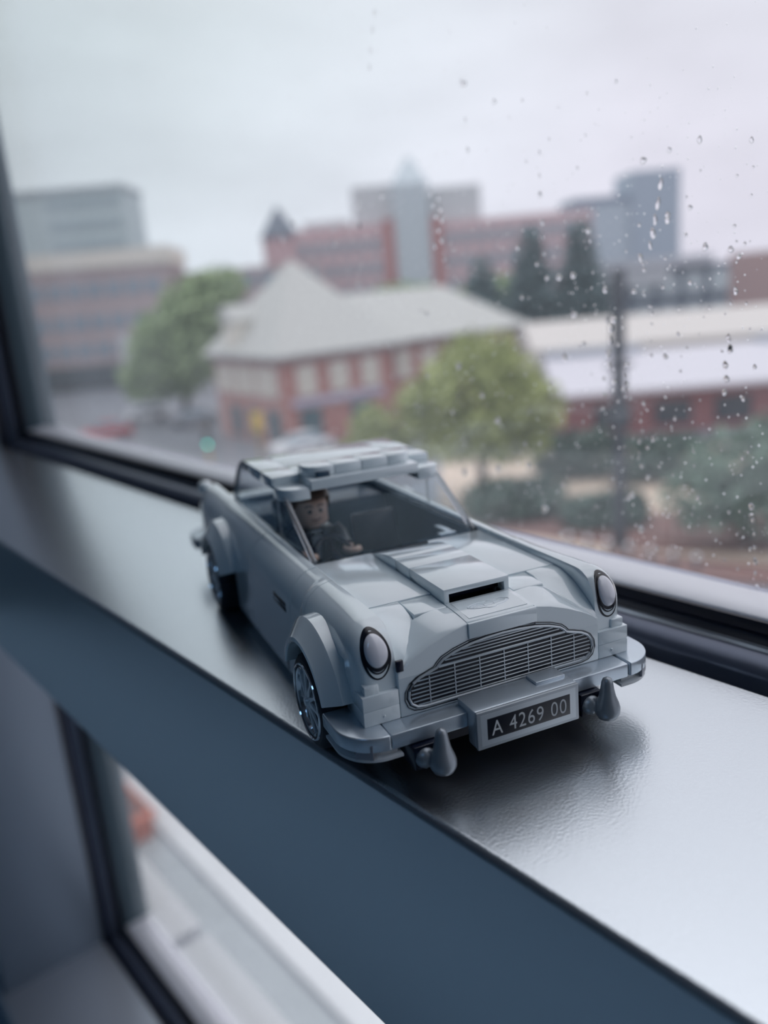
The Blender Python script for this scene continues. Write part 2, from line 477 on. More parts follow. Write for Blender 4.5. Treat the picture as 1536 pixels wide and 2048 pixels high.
for s in (-1, 1):
    # front fender
    st = [1, 1.15, 1.5, 2, 2.6, 3.4, 4.4, 5.6, 7, 8.15, 8.45, 9.8, 10.5, 12, 14, 17, 20, 23, 26, 29, 32, 34, 35.4, 36.2, 36.6, 38, 42, 45.5]
    rings = []
    for u in st:
        zt, vo = front_shape(u)
        rings.append(section(u, zt, vo, 20.5 if u < 8.2 else (25.6 if u < 36.3 else 4.2)))
    k = st.index(34)
    for part_ in (rings[:k] + [[(x, 33.75, z) for x, y, z in rings[k]]], [[(x, 33.95, z) for x, y, z in rings[k]]] + rings[k + 1:]):
        m = MB(); m.loft(mirror(part_, s)); m.build('front_fender', PLASTIC, car, scale=S, smooth=42)
    # door
    m = MB(); m.loft(mirror([section(u, 33.0, 32.0, 4.2) for u in (45.9, 46.2, 52, 60, 70, 80, 83.1, 83.4)], s))
    door = m.build('door', PLASTIC, car, scale=S, smooth=42)
    m = MB()
    for z0 in (21.5, 22.9):
        m.box(s * 31.9, s * 32.12, 49.8, 60.4, z0, z0 + 1.1, bev=.1)
    m.build('side_vent', PRINTK, door, scale=S)
    m = MB(); m.box(s * 31.9, s * 32.25, 55.4, 60.2, 22.25, 22.75, bev=.08); m.build('vent_trim', SILVER, door, scale=S)
    m = MB(); m.box(s * 31.9, s * 32.1, 53.2, 54.2, 4.6, 11.5, bev=.05); m.build('lower_slot', PRINTK, door, scale=S)
    # rear fender with a small fin
    st = [83.8, 84.1, 92, 100, 105, 105.7, 106.5, 108, 111, 115, 119, 123, 127, 130, 131.8, 132.4, 133, 138, 144, 150, 156, 160, 163, 165.5, 167, 168]
    rings = []
    for u in st:
        zt, vo = rear_shape(u); rings.append(section(u, zt, vo, arch_z(u, 4.2 if u < UR else 9.0)))
    m = MB(); m.loft(mirror(rings, s)); rf = m.build('rear_fender', PLASTIC, car, scale=S, smooth=42)
    m = MB(); m.ball((s * 27.2, 164.5, 30.8), 2.9, 2, (1, 1.3, .95)); m.build('tail_cap', PLASTIC, rf, scale=S)
    m = MB()
    for z in (16, 20, 24): m.lathe([(168, 0), (168, 2.0), (168.8, 1.8), (169.2, 0)], 'y', 16, (s * 27.5, 0, z))
    m.build('tail_lamp', mat('red_tail_lamp', (.35, .02, .03), .15), rf, scale=S)
    # lower corner plates beside the grille
    for z0 in (14.1, 17.3):
        m = MB(); a, b = sorted((s * 24.15, s * 31.95)); m.box(a, b, 0, 9.5, z0, z0 + 3.17, bev=.18)
        if z0 == 14.1: m.ball((s * 27.6, .02, 15.6), .34, 1)
        m.build('corner_plate', PLASTIC, car, scale=S)
    m = MB(); a, b = sorted((s * 28.0, s * 31.2)); m.box(a, b, 0.5, 3.0, 20.4, 22.4, bev=.3); m.build('bumper_knob', PLASTIC, car, scale=S)
    # headlamp: nested printed rings that follow the nose, and a pearl lens
    hl = empty('headlight', (0, 0, 0), 0, car)
    def patch(cz, a, b, off, cv=27.6, n=48, rad=9, bulge=0.0):
        m = MB(); b_ = bmesh.new()
        R = []
        for i in range(rad + 1):
            t = i / rad; R.append([])
            for k in range(n):
                v = cv + a * t * math.cos(2 * PI * k / n); z = cz + b * t * math.sin(2 * PI * k / n)
                w = 1.0; u = surf_u(v, z)
                while u is None or u > 8:                # the ring stays on the nose
                    w -= .02; u = surf_u(cv + (v - cv) * w, cz + (z - cz) * w)
                v = cv + (v - cv) * w; z = cz + (z - cz) * w
                u += - off - bulge * math.sqrt(max(0, 1 - t * t))
                if i == rad: u += 0.0
                R[-1].append((s * v, u, z))
                if i == 0: break
        c = b_.verts.new(R[0][0]); prev = None
        for ring in R[1:]:
            vs = [b_.verts.new(q) for q in ring]
            for k in range(n):
                if prev is None: b_.faces.new((c, vs[k], vs[(k + 1) % n]))
                else: b_.faces.new((prev[k], vs[k], vs[(k + 1) % n], prev[(k + 1) % n]))
            prev = vs
        # rim skirt gives the disc a thickness
        bk = [b_.verts.new((q[0], q[1] + off + .3, q[2])) for q in R[-1]]
        for k in range(n): b_.faces.new((prev[k], bk[k], bk[(k + 1) % n], prev[(k + 1) % n]))
        return m.add(b_)
    for nm, cz, a, b, off, mt in (('ring', 27.95, 2.95, 4.9, .06, PRINTK), ('ring', 27.6, 2.35, 4.15, .13, PLASTIC), ('ring', 28.3, 2.6, 4.0, .20, PRINTK),
                                  ('ring', 28.5, 2.2, 3.85, .27, SILVER), ('ring', 28.62, 2.5, 3.72, .34, PRINTK)):
        patch(cz, a, b, off).build(nm, mt, hl, scale=S, smooth=60)
    patch(28.85, 2.28, 3.15, .40, bulge=.6).build('lens', LENS, hl, scale=S, smooth=70)

# grille panel, arch bricks, nose
m = MB()
m.box(-24, 24, 0, 8, 14.12, 24.2, bev=.15)
gp = m.build('grille_panel', PLASTIC, car, scale=S)
def arch(v):                                      # height of the brow over the grille
    v = abs(v)
    pts = [(0, 30.9), (8, 30.5), (12, 29.6), (16, 28.2), (20, 26.4), (22.6, 24.9), (24, 23.6)]
    for (a, za), (b, zb) in zip(pts, pts[1:]):
        if v <= b: return za + (zb - za) * (v - a) / (b - a)
    return 23.6
for s in (-1, 1):
    vs = [8.05, 10, 12, 14, 16, 18, 20, 21.5, 22.8, 23.95]
    def lift(v): return .7 + 1.7 * math.sin(min(1, (v - 8) / 9) * PI / 2) * (1 if v < 17 else max(.3, 1 - (v - 17) / 9))
    rings = []
    for u, t in ((-.05, 0), (.15, .06), (1.5, .3), (3, .52), (5, .76), (7, .93), (8.3, 1)):
        rings.append([(s * v, u, arch(v) - (.12 if u < 0 else 0) + lift(v) * t) for v in vs] + [(s * 23.95, u, 22.5), (s * 8.05, u, 22.5)])
    m = MB(); m.loft(rings)
    m.build('brow_slope', PLASTIC, car, scale=S, smooth=32)
    # cheek: curved slope running down to the corner of the panel
    prof = [(15.9, 31.95), (13, 31.7), (10, 30.9), (7, 29.6), (4, 27.8), (2, 26.3), (.6, 24.9), (.3, 23.5), (15.9, 23.5)]
    m = MB(); a, b = sorted((s * 16.1, s * 23.9)); m.prism(prof, 'x', a, b, bev=.15); m.build('hood_cheek', PLASTIC, car, scale=S, smooth=50)
    # square tile
    m = MB(); a, b = sorted((s * 8.2, s * 15.8)); m.prism([(8.45, 28), (8.45, 31.2), (8.7, 31.4), (15.8, 31.75), (15.8, 28)], 'x', a, b, bev=.15); m.build('hood_tile', PLASTIC, car, scale=S)
    # hood panels
    a, b = sorted((s * 8.1, s * 23.9)); B('hood_panel', PLASTIC, car, (a, b, 16.1, 50.5, 28.6, 32.0), bev=.2)
B('corner_notch', BLACKP, gp, (-24.2, -22.7, -.12, .6, 24.0, 26.4), bev=.1)
m = MB(); m.prism([(.1, 24.5), (.1, 30.4), (.5, 30.75), (4, 31.15), (9.9, 31.5), (9.9, 24.5)], 'x', -8.0, 8.0, bev=.15)
nose = m.build('nose_brick', PLASTIC, car, scale=S)
m = MB(); m.box(-8.0, 8.15, -.55, .2, 27.2, 30.55, bev=.2); m.build('nose_plate', PLASTIC, nose, scale=S)
def tz(u): return 30.9 + (u - 2) * .075
m = MB()
m.prism([(1.2, 30.85), (1.2, 30.95), (8.9, 31.52), (8.9, 31.42)], 'x', -6.9, 7.0); m.build('badge_tile', PLASTIC, nose, scale=S, smooth=0)
m = MB()                                          # winged outline pressed into the badge tile
def wl_(pts): m.tube([(x, y, tz(y) + .12) for x, y in pts], .07, 5)
for s in (-1, 1):
    wl_([(s * x, 5.0 + y) for x, y in ((0, 1.5), (1.2, 1.2), (2.0, 1.5), (3.4, 1.35), (4.8, .8), (5.0, .2), (3.8, -.5), (2.6, -.9), (1.3, -1.1), (.8, -1.5), (0, -1.6))])
    wl_([(s * x, 5.0 + y) for x, y in ((1.1, .55), (2.4, .8), (4.2, .45))])
    wl_([(s * x, 5.0 + y) for x, y in ((1.1, -.35), (2.2, -.15), (3.9, .0))])
wl_([(-1.15, 5.5), (1.15, 5.5)]); wl_([(-1.15, 4.6), (1.15, 4.6)]); wl_([(-1.15, 4.6), (-1.15, 5.5)]); wl_([(1.15, 4.6), (1.15, 5.5)])
m.build('winged_badge', SILVER, nose, scale=S)

# scoop
m = MB()
m.prism([(-8, 31.0), (-8, 34.5), (8, 34.5), (8, 31.0), (6.75, 31.0), (6.75, 33.3), (-6.75, 33.3), (-6.75, 31.0)], 'y', 9.9, 26.9, bev=.14)
sc_ = m.build('hood_scoop', PLASTIC, car, scale=S)
B('scoop_mouth', BLACKP, sc_, (-6.9, 6.9, 12.5, 13.5, 31.4, 33.5), bev=0)
B('scoop_tile', PLASTIC, car, (-8, 8, 27.1, 34.9, 31.0, 34.5), bev=.14)
m = MB(); m.prism([(35.1, 31.0), (35.1, 34.5), (38, 34.45), (41, 34.1), (44, 33.45), (47, 32.6), (49.8, 31.9), (50.4, 31.0)], 'x', -8, 8, bev=.14)
m.build('scoop_slope', PLASTIC, car, scale=S, smooth=50)

# grille: black field, silver rim, horizontal slats and fine uprights
gr = empty('grille', (0, 0, 0), 0, car)
half = [(0, 27.1), (4, 26.95), (8, 26.5), (11.5, 25.7), (14.2, 24.7), (15.3, 23.8), (15.9, 23.1), (17.6, 22.6), (19.8, 21.9), (21.4, 20.9), (22.4, 19.4), (22.6, 17.8), (22.0, 16.2), (20.8, 15.3), (19, 15.0), (0, 15.0)]
outl = half + [(-x, z) for x, z in half[-2:0:-1]]
m = MB(); m.prism(outl, 'y', -.12, .4); m.build('grille_field', PRINTK, gr, scale=S, smooth=0)
def inset(k):
    c = (0, 20.4); return [(x * (1 - k / 22), c[1] + (z - c[1]) * (1 - k / 6.3)) for x, z in outl]
m = MB(); m.tube([(x, -.16, z) for x, z in inset(.45)], .3, 6, closed=True); m.build('grille_rim', PRINTS, gr, scale=S)
m = MB(); m.tube([(x, -.14, z) for x, z in inset(-.38)], .1, 5, closed=True); m.build('grille_outline_print', PRINTK, gr, scale=S)  # dark printed line round the rim
def half_w(z):
    w = 0
    q = inset(.55)
    for (x0, z0), (x1, z1) in zip(q, q[1:] + q[:1]):
        if (z0 - z) * (z1 - z) <= 0 and abs(z1 - z0) > 1e-6:
            w = max(w, x0 + (x1 - x0) * (z - z0) / (z1 - z0))
    return w
z = 15.95
while z < 22.4:
    w = half_w(z) - .35
    m = MB(); m.box(-w, w, -.42, -.05, z - .11, z + .11, bev=.08, seg=1); m.build('slat', PRINTS, gr, scale=S); z += .86
w = half_w(23.05) - .1
m = MB(); m.box(-w, w, -.42, -.05, 22.75, 23.3, bev=.1, seg=1); m.build('slat', PRINTS, gr, scale=S)
for z in (24.05, 24.75, 25.45, 26.05):
    w = half_w(z) - .5
    m = MB(); m.box(-w, w, -.42, -.05, z - .12, z + .12, bev=.07, seg=1); m.build('slat', PRINTS, gr, scale=S)
for k in range(7):
    x = -17.4 + 5.8 * k; zt = 22.7 if abs(x) < 15 else 21.6
    m = MB(); m.box(x - .11, x + .11, -.32, -.05, 15.4, zt); m.build('upright', PRINTS, gr, scale=S, smooth=0)

# bumper
B('bumper_bar', SILVER, car, (-28.4, 3.0, -5.05, 1.5, 10.9, 14.08), bev=.3)
B('bumper_bar', SILVER, car, (3.1, 28.0, -5.05, 1.5, 10.9, 14.08), bev=.3)
for s in (-1, 1):
    def corner(x0, x1, y0, y1, r, n=12):
        p = [(x0, y0)]
        for k in range(n + 1):
            a = -PI / 2 + PI / 2 * k / n
            p.append((x1 - r + r * math.cos(a), y0 + r + r * math.sin(a)))
        return p + [(x1, y1), (x0, y1)]
    P = [(s * x, y) for x, y in corner(28.55, 37.3, -5.05, 10.5, 8.4)]
    m = MB(); m.prism(P, 'z', 10.9, 14.08, bev=.3); be = m.build('bumper_end', SILVER, car, scale=S, smooth=50)
    P = [(s * x, y) for x, y in corner(26.2, 37.2, -5.0, 9.5, 8.4)]
    P2 = [(s * x, y) for x, y in corner(27.0, 36.0, -3.9, 9.0, 7.6)]
    m = MB(); m.loft([[(x, y, 10.85) for x, y in P2], [(x, y, 9.7) for x, y in P2], [(x, y, 9.5) for x, y in P], [(x, y, 8.9) for x, y in P], [(x, y, 8.6) for x, y in P2]]); m.build('bumper_underplate', CLEARG, car, scale=S, smooth=35)
    m = MB(); c = math.cos(math.radians(40)); m.box(-1.9, 1.9, -.35, .35, 9.4, 12.6, bev=.15, mat=Matrix.Translation((s * 33.6, -3.0, 0)) @ Matrix.Rotation(s * math.radians(38), 4, 'Z'))
    m.build('end_notch', mat('dull_silver_recess', (.26, .27, .31), .35, .4), be, scale=S)
    # rear bumper
    P = [(s * x, -y + 160) for x, y in corner(20.0, 35.5, -10.0, 6.0, 8.0)]
    m = MB(); m.prism(P, 'z', 11.0, 14.6, bev=.3); m.build('rear_bumper', SILVER, car, scale=S, smooth=50)
    # overrider horn: pear with a narrow tip, and the knuckle of the clip behind it
    m = MB(); cx_ = s * 19.6
    m.lathe([(4.9, 0), (5.0, 1.1), (5.5, 2.05), (6.6, 2.65), (7.8, 2.7), (9.0, 2.35), (10.4, 1.8), (12, 1.45), (13.6, 1.2), (14.3, .95), (14.6, .5), (14.7, 0)], 'z', 24, (cx_, -8.6, 0))
    ov = m.build('overrider', mat('overrider_silver', (.30, .34, .38), .34, .45), car, scale=S, smooth=80)
    m = MB(); m.ball((cx_ - 2.6, -6.0, 8.0), 2.3, 2); m.tube([(cx_ - 2.6, -6.0, 8.0), (cx_ - 1, -8, 7.6)], 1.4, 10); m.build('knuckle', ov.data.materials[0], ov, scale=S)
    m = MB(); m.box(cx_ - 5.0, cx_ + .3, -6.4, 3, 5.6, 10.7, bev=.3); m.build('clip_block', BLACKP, ov, scale=S)
B('rear_bumper_bar', SILVER, car, (-20, 20, 164, 170, 11.0, 14.6), bev=.3)

# number plate on its bracket
m = MB()
m.prism([(-8.4, 7.6), (-8.4, 15.72), (-1.2, 15.72), (-1.2, 14.15), (-5.2, 14.15), (-5.2, 7.6)], 'x', -12, 12, bev=.28)
br = m.build('plate_bracket', SILVER, car, scale=S)
B('bracket_tile', SILVER, br, (4.2, 11.4, -5.4, -1.4, 15.6, 16.3), bev=.2)
npl = B('number_plate', mat('plate_tile_silver', (.44, .49, .53), .3, .3), car, (-12, 12, -9.15, -8.35, 7.5, 15.68), bev=.22)
B('plate_border', PRINTS, npl, (-11.2, 11.2, -9.19, -9.0, 8.2, 15.0), bev=.03)
B('plate_field', PRINTK, npl, (-9.75, 9.75, -9.23, -9.0, 9.35, 13.9), bev=.03)
fc = bpy.data.curves.new('plate_number', 'FONT'); fc.body = 'A 4269 00'; fc.align_x = 'CENTER'; fc.align_y = 'CENTER'; fc.size = 4.6; fc.extrude = .03; fc.space_character = 1.12; fc.offset = -0.02
fo = bpy.data.objects.new('plate_number_curve', fc); COL.objects.link(fo)
bpy.context.view_layer.update()
me = bpy.data.meshes.new_from_object(fo.evaluated_get(bpy.context.evaluated_depsgraph_get()))
bpy.data.objects.remove(fo)
xs = [v.co.x for v in me.vertices]; ys = [v.co.y for v in me.vertices]
fx = 17.6 / (max(xs) - min(xs)); fy = 3.15 / (max(ys) - min(ys)); xm = (max(xs) + min(xs)) / 2; ym = (max(ys) + min(ys)) / 2
for v in me.vertices: v.co = ((v.co.x - xm) * fx * S, (-9.26 - v.co.z) * S, (11.62 + (v.co.y - ym) * fy) * S)
me.materials.clear(); me.materials.append(PRINTW)
no = bpy.data.objects.new('plate_number', me); COL.objects.link(no); no.parent = npl

# underside
m = MB(); m.box(-23.5, 23.5, 1, 164, 5.2, 14.0); m.box(-23.5, 23.5, 8.4, 16, 14, 23)
for c in (UF, UR): m.box(-29, -23.5, c - 15, c + 15, 23.4, 24.2); m.box(23.5, 29, c - 15, c + 15, 23.4, 24.2)
m.box(-23.6, 23.6, 16, 45, 13.9, 28.4)
m.build('chassis', BLACKP, car, scale=S, smooth=0)
m = MB(); m.prism([(4, 6.2), (12, 5.2), (20, 5.2), (4, 9.4)], 'x', -26, -22, bev=.1); m.build('chassis_wedge', SILVER, car, scale=S)

# wheels and flares
WBACK = mat('grey_wheel_disc', (.22, .25, .28), .3, .3)
def make_wheel(parent):
    w = empty('wheel', (0, 0, 0), 0, parent)
    n = 64
    prof = [(8.6, 7.8), (8.5, 8.6), (8.3, 9.6), (7.6, 10.5), (6.9, 10.8), (.2, 10.8), (0, 10.2), (0, 7.8)]
    rings = []
    for k in range(n):
        t = 2 * PI * k / n; g = .45 if k % 2 else 0
        rings.append([((a) * S, (r - (g if r > 10.4 else 0)) * math.cos(t) * S, (r - (g if r > 10.4 else 0)) * math.sin(t) * S) for a, r in prof])
    rings.append(rings[0]); m = MB(); m.loft(rings, False); m.build('tyre', TYRE, w, smooth=30)
    m = MB(); m.lathe([(8.4, 8.75), (8.75, 8.6), (8.8, 8.3), (8.3, 8.05), (8.5, 7.7), (8.3, 7.2), (7.2, 6.9), (6.4, 6.7), (6.4, 7.9), (8.0, 8.3)], 'x', 48, closed=True); m.build('rim', CHROME, w, scale=S, smooth=50)
    m = MB(); m.lathe([(5.6, 0), (5.6, 7.9), (4, 7.9), (4, 0)], 'x', 32); m.build('wheel_back', WBACK, w, scale=S)
    m = MB(); m.lathe([(6.2, 0), (6.2, 2.0), (7.6, 1.9), (8.0, 1.3), (9.0, .9), (9.2, 0)], 'x', 20); m.build('hub', SPOKEM, w, scale=S)
    m = MB(); m.box(-.3, .3, -.34, .34, 1.2, 7.6, bev=.1, seg=1, mat=Matrix.Rotation(math.radians(-7), 4, 'Y')); sp0 = m.build('spoke', SPOKEM, w, scale=S)
    ns = 0
    for k in range(9):
        for sl in (-.5, .5):
            o = sp0 if ns == 0 else link_copy(sp0, w)
            # spokes leave the hub at a slant, crossing their neighbours
            o.matrix_local = Matrix.Translation((8.3 * S, 0, 0)) @ Matrix.Rotation(2 * PI * k / 9, 4, 'X') @ Matrix.Translation((0, 0, 1.2 * S)) @ Matrix.Rotation(sl, 4, 'X') @ Matrix.Translation((0, 0, -1.2 * S))
            if sl > 0: o.scale = (.8, .8, .98)
            ns += 1
    return w
w0 = make_wheel(car)
spots = [(-1, UF), (-1, UR), (1, UF), (1, UR)]
for i, (s, u) in enumerate(spots):
    if i == 0: w = w0
    else:
        w = w0.copy(); COL.objects.link(w); w.parent = car
        for ch in list(w0.children):
            c = ch.copy(); COL.objects.link(c); c.parent = w
    w.location = (s * 28.2 * S, u * S, ZW * S)
    w.rotation_euler = (0.13 * i, 0, PI if s < 0 else 0)
for s, u in spots:
    angs = [math.radians(160 - a) for a in range(0, 147, 7)]
    rings = []
    for a in angs:
        ca, sa = -math.cos(a), math.sin(a)
        def q(v, r, fl=0): return (s * v, u + ca * r, ZW + sa * r)
        rings.append([q(31.0, 13.4), q(36.9, 13.4), q(37.3, 13.7), q(37.2, 14.6), q(36.7, 15.0), q(34.6, 18.1), q(34.1, 18.6), q(31.0, 18.9)])
    m = MB(); m.loft(rings); m.build('wheel_flare', PLASTIC, car, scale=S, smooth=30)

# cabin
m = MB()
m.box(-23.6, -22.4, 52, 134, 10, 31.6); m.box(22.4, 23.6, 52, 134, 10, 31.6); m.box(-23.6, 23.6, 52, 134, 9, 10)
m.box(-23.6, 23.6, 133, 134.5, 10, 31.6); m.box(-23.6, 23.6, 45, 52.5, 13.8, 31.0)
m.build('cabin_tub', NAVYP, car, scale=S, smooth=0)
m = MB(); m.prism([(52, 24), (52, 30.6), (55.5, 30.2), (57.5, 28.5), (57.5, 24)], 'x', -22.3, 22.3, bev=.3); m.build('dashboard', NAVYP, car, scale=S)
for x in (-12, 12):
    m = MB(); m.box(x - 8, x + 8, 78, 97, 10, 15.5, bev=.5); st_ = m.build('seat', BLACKP, car, scale=S)
    m = MB(); m.prism([(93.5, 14), (97, 14), (101, 37.5), (98.5, 38)] if x < 0 else [(93.5, 14), (97, 14), (99, 29), (97, 29.4)], 'x', x - 7.5, x + 7.5, bev=.6); m.build('seat_back', BLACKP, st_, scale=S)
m = MB(); m.box(-22.2, 22.2, 112, 133, 10, 30.6, bev=.4); m.build('rear_shelf', NAVYP, car, scale=S)
m = MB()
T = Matrix.Translation((-12, 68.5, 27.4)) @ Matrix.Rotation(math.radians(62), 4, 'X')
m.tube([(T @ Vector((5.2 * math.cos(2 * PI * k / 28), 5.2 * math.sin(2 * PI * k / 28), 0))) for k in range(28)], .75, 8, closed=True)
sw = m.build('steering_wheel', BLACKP, car, scale=S)
m = MB()
for a in (90, 210, 330): m.tube([T @ Vector((0, 0, 0)), T @ Vector((5 * math.cos(math.radians(a)), 5 * math.sin(math.radians(a)), 0))], .5, 6)
m.tube([T @ Vector((0, 0, .6)), (-12, 57, 24.5)], 1.1, 10); m.build('steering_column', BLACKP, sw, scale=S)

B('dash_lever', SILVER, car, (14.5, 19.5, 55.5, 57.5, 30.2, 31.2), (17.5, 19.5, 57, 65, 30.2, 31.0), bev=.2)
# glazing
PILLAR = mat('solid_clear_plastic', (.95, .97, .99), .06, 0.0, **{'Transmission Weight': .8, 'IOR': 1.5})
m = MB()
bot = [(-23.5, 79, 31.9), (-23.5, 54.0, 31.9), (-23.1, 52.4, 31.9), (-21.6, 51.4, 31.9), (21.6, 51.4, 31.9), (23.1, 52.4, 31.9), (23.5, 54, 31.9), (23.5, 79, 31.9)]
top = [(-23.4, 79, 46.0), (-23.4, 76.5, 46.0), (-23.0, 75.2, 46.0), (-21.6, 74.4, 46.0), (21.6, 74.4, 46.0), (23.0, 75.2, 46.0), (23.4, 76.5, 46.0), (23.4, 79, 46.0)]
def offs(r, d): return [(x - (d if x > 0 else -d) * (1 if abs(x) > 21.7 else .96), y + (d if abs(x) < 23.2 else 0), z) for x, y, z in r]
bi, ti = offs(bot, 1.1), offs(top, 1.1)
m.loft([bot, top, ti, bi, bot], caps=False, closed=False)
for i in (0, -1):
    b_ = bmesh.new(); b_.faces.new([b_.verts.new(q) for q in (bot[i], top[i], ti[i], bi[i])]); m.add(b_)
m.build('windscreen', CLEAR, car, scale=S, smooth=25)
m = MB()
prof = [(112.5, 48.2), (116, 47.6), (120, 46.0), (124.5, 43.0), (128.5, 39.2), (131.5, 35.4), (133.5, 31.9)]
for s in (-1, 1):
    a, b = sorted((s * 22.5, s * 23.5)); m.prism([(80, 31.9), (80, 45.8), (112.5, 45.8)] + prof, 'x', a, b)
inn = [(y - 1.0, z - .8) for y, z in prof]
m.loft([[(-22.5, y, z) for y, z in prof + inn[::-1]], [(22.5, y, z) for y, z in prof + inn[::-1]]], caps=False)
rw = m.build('rear_window', CLEAR, car, scale=S, smooth=35)
for s in (-1, 1):
    m = MB(); m.tube([(s * 22.9, y, z) for y, z in prof], .75, 8); m.build('window_edge', mat('smoky_edge', (.05, .07, .09), .15), rw, scale=S, smooth=60)
ws = car.children[-2]
for s in (-1, 1):
    m = MB(); m.tube([(s * 22.7, 52.0, 31.9), (s * 22.6, 75.2, 46.0)], .85, 10); m.build('pillar_edge', PILLAR, ws, scale=S, smooth=60)
for s in (-1, 1):
    m = MB(); m.tube([(s * 23.0, 79.4, 31.9), (s * 23.0, 79.4, 45.8)], .4, 8); m.build('window_divider', PILLAR, car, scale=S, smooth=60)
    a, b = sorted((s * 23.0, s * 24.1)); B('belt_trim', BLACKP, car, (a, b, 52, 133, 31.7, 32.15), bev=.1)

# roof
for a, b in ((79.6, 91.9), (92.1, 112.4)):
    for x0, x1 in ((-24, -16.05), (-15.95, 15.95), (16.05, 24)):
        B('roof_tile', PLASTIC, car, (x0, x1, a, b, 45.8, 49.0), bev=.18)
for s in (-1, 1):
    P = [(16.1, 70.2)]
    for k in range(9):
        a = -PI / 2 + PI / 2 * k / 8; P.append((19.2 + 4.7 * math.cos(a), 74.9 + 4.7 * math.sin(a)))
    P += [(23.9, 79.5), (16.1, 79.5)]
    m = MB(); m.prism([(s * x, y) for x, y in P], 'z', 43.6, 46.9, bev=.2); m.build('roof_corner', PLASTIC, car, scale=S, smooth=50)
B('roof_bar', PLASTIC, car, (-16, 16, 69.4, 79.6, 46.0, 48.75), bev=.15)
for k in range(4):
    x0 = -15.9 + 8 * k; x1 = x0 + 7.85
    P = [(x0, 72.2), (x1, 72.2), (x1, 80.6), (x0, 80.6)]
    if k in (0, 3):
        P = []
        cxs = x0 + 4.6 if k == 0 else x1 - 4.6
        sg = -1 if k == 0 else 1
        for j in range(9):
            a = PI / 2 * j / 8; P.append((cxs + sg * 4.6 * math.cos(a), 76.8 - 4.6 * math.sin(a)))
        P += [(x1 if k == 0 else x0, 72.2), (x1 if k == 0 else x0, 80.6), (x0 if k == 0 else x1, 80.6)]
    m = MB(); m.prism(P, 'z', 48.8, 51.6, bev=.18); rt = m.build('light_bar_tile', PLASTIC, car, scale=S, smooth=50)
B('tile_clip', NAVYP, car, (-13.4, -9.6, 71.6, 73.4, 48.75, 50.2), bev=.15)
# boot
m = MB(); m.prism([(134, 20), (134, 32), (140, 31.9), (148, 31.0), (156, 29.0), (163, 25.5), (167, 21), (168, 14), (134, 14)], 'x', -23.9, 23.9, bev=.2); m.build('boot_lid', PLASTIC, car, scale=S, smooth=50)

# ------------------------------------------------------------------ the driver figure
fig = empty('toy_driver', (0, 0, 0), 0)
tag(fig, 'small toy driver figure in black suit and bow tie behind the windscreen', 'toy figure')
FM = Matrix.Translation((0, 0, 5.0))
def fb(mb, name, m_, parent=fig, smooth=40):
    mb.bm.transform(FM); return mb.build(name, m_, parent, scale=S, smooth=smooth)
m = MB()                                          # torso: tapering block
m.loft([[(x, y, 3) for x, y in ((-7.8, -3.9), (7.8, -3.9), (7.8, 3.9), (-7.8, 3.9))], [(x, y, 15.6) for x, y in ((-5.6, -3.5), (5.6, -3.5), (5.6, 3.5), (-5.6, 3.5))]])
bmesh.ops.bevel(m.bm, geom=m.bm.edges[:], offset=.5, segments=2, affect='EDGES')
to = fb(m, 'torso', SUIT)
def slab(pts, y0, y1): return MB().prism(pts, 'y', y0, y1)
m = slab([(-1.9, 15.2), (1.9, 15.2), (.6, 6.5), (-.6, 6.5)], -3.95, -3.55); fb(m, 'shirt', SHIRT, to)
m = slab([(-1.8, 15.1), (-.3, 14.4), (.3, 14.4), (1.8, 15.1), (1.8, 13.3), (.3, 13.9), (-.3, 13.9), (-1.8, 13.3)], -4.2, -3.9); fb(m, 'bow_tie', BLACKP, to)
for s in (-1, 1):
    m = slab([(s * 2.0, 15.3), (s * 3.6, 15.0), (s * 3.0, 11.5), (s * .9, 7.2)], -4.05, -3.6); fb(m, 'lapel', mat('lapel_print', (.03, .04, .06), .35), to)
    m = MB(); m.tube([(s * 6.4, 0, 14.0), (s * 7.6, -1.5, 12.2), (s * 7.5, -5, 10.6), (s * 6.6, -10.2, 10.8)], [2.1, 2.3, 2.1, 1.9], 12)
    ar = fb(m, 'arm', SUIT, smooth=60)
    m = MB()                                      # clasp hand closed round the wheel rim
    m.tube([(s * 6.6, -10.2, 10.8), (s * 6.3, -12.5, 11.2)], 1.2, 10)
    m.tube([(s * 6.3 + 2.0 * math.cos(a), -15.0 + 2.0 * math.sin(a), 11.4) for a in [math.radians(60 + 38 * j) for j in range(8)]], [1.0] * 8, 8)
    fb(m, 'hand', SKIN, ar, smooth=60)
    m = MB(); m.box(s * 4 - 3.7, s * 4 + 3.7, -11.5, 3.5, -.05, 5.0, bev=.6); m.box(s * 4 - 3.7, s * 4 + 3.7, -13, -8.5, -5.0, 4.8, bev=.6); fb(m, 'leg', SUIT)
m = MB(); m.lathe([(15.6, 0), (15.6, 2.6), (16.4, 2.6), (16.5, 4.2), (17.2, 4.95), (23.2, 4.95), (24.2, 4.3), (24.6, 2.8), (24.6, 0)], 'z', 32)
hd = fb(m, 'head', SKIN, smooth=50)
def onhead(x, z, r=5.0): return (x, -math.sqrt(max(.1, r * r - x * x)), z)
m = MB()
for s in (-1, 1): m.ball(onhead(s * 1.6, 21.0, 4.8), .68, 2)
fb(m, 'eye', BLACKP, hd)
m = MB()
for s in (-1, 1): m.tube([onhead(s * x, z, 4.98) for x, z in ((.7, 22.3), (1.6, 22.75), (2.8, 22.3))], .26, 6)
fb(m, 'brow', HAIR, hd)
m = MB(); m.tube([onhead(x, z, 4.98) for x, z in ((-1.5, 18.4), (-.3, 18.5), (.8, 18.55), (1.5, 18.8))], .22, 6)
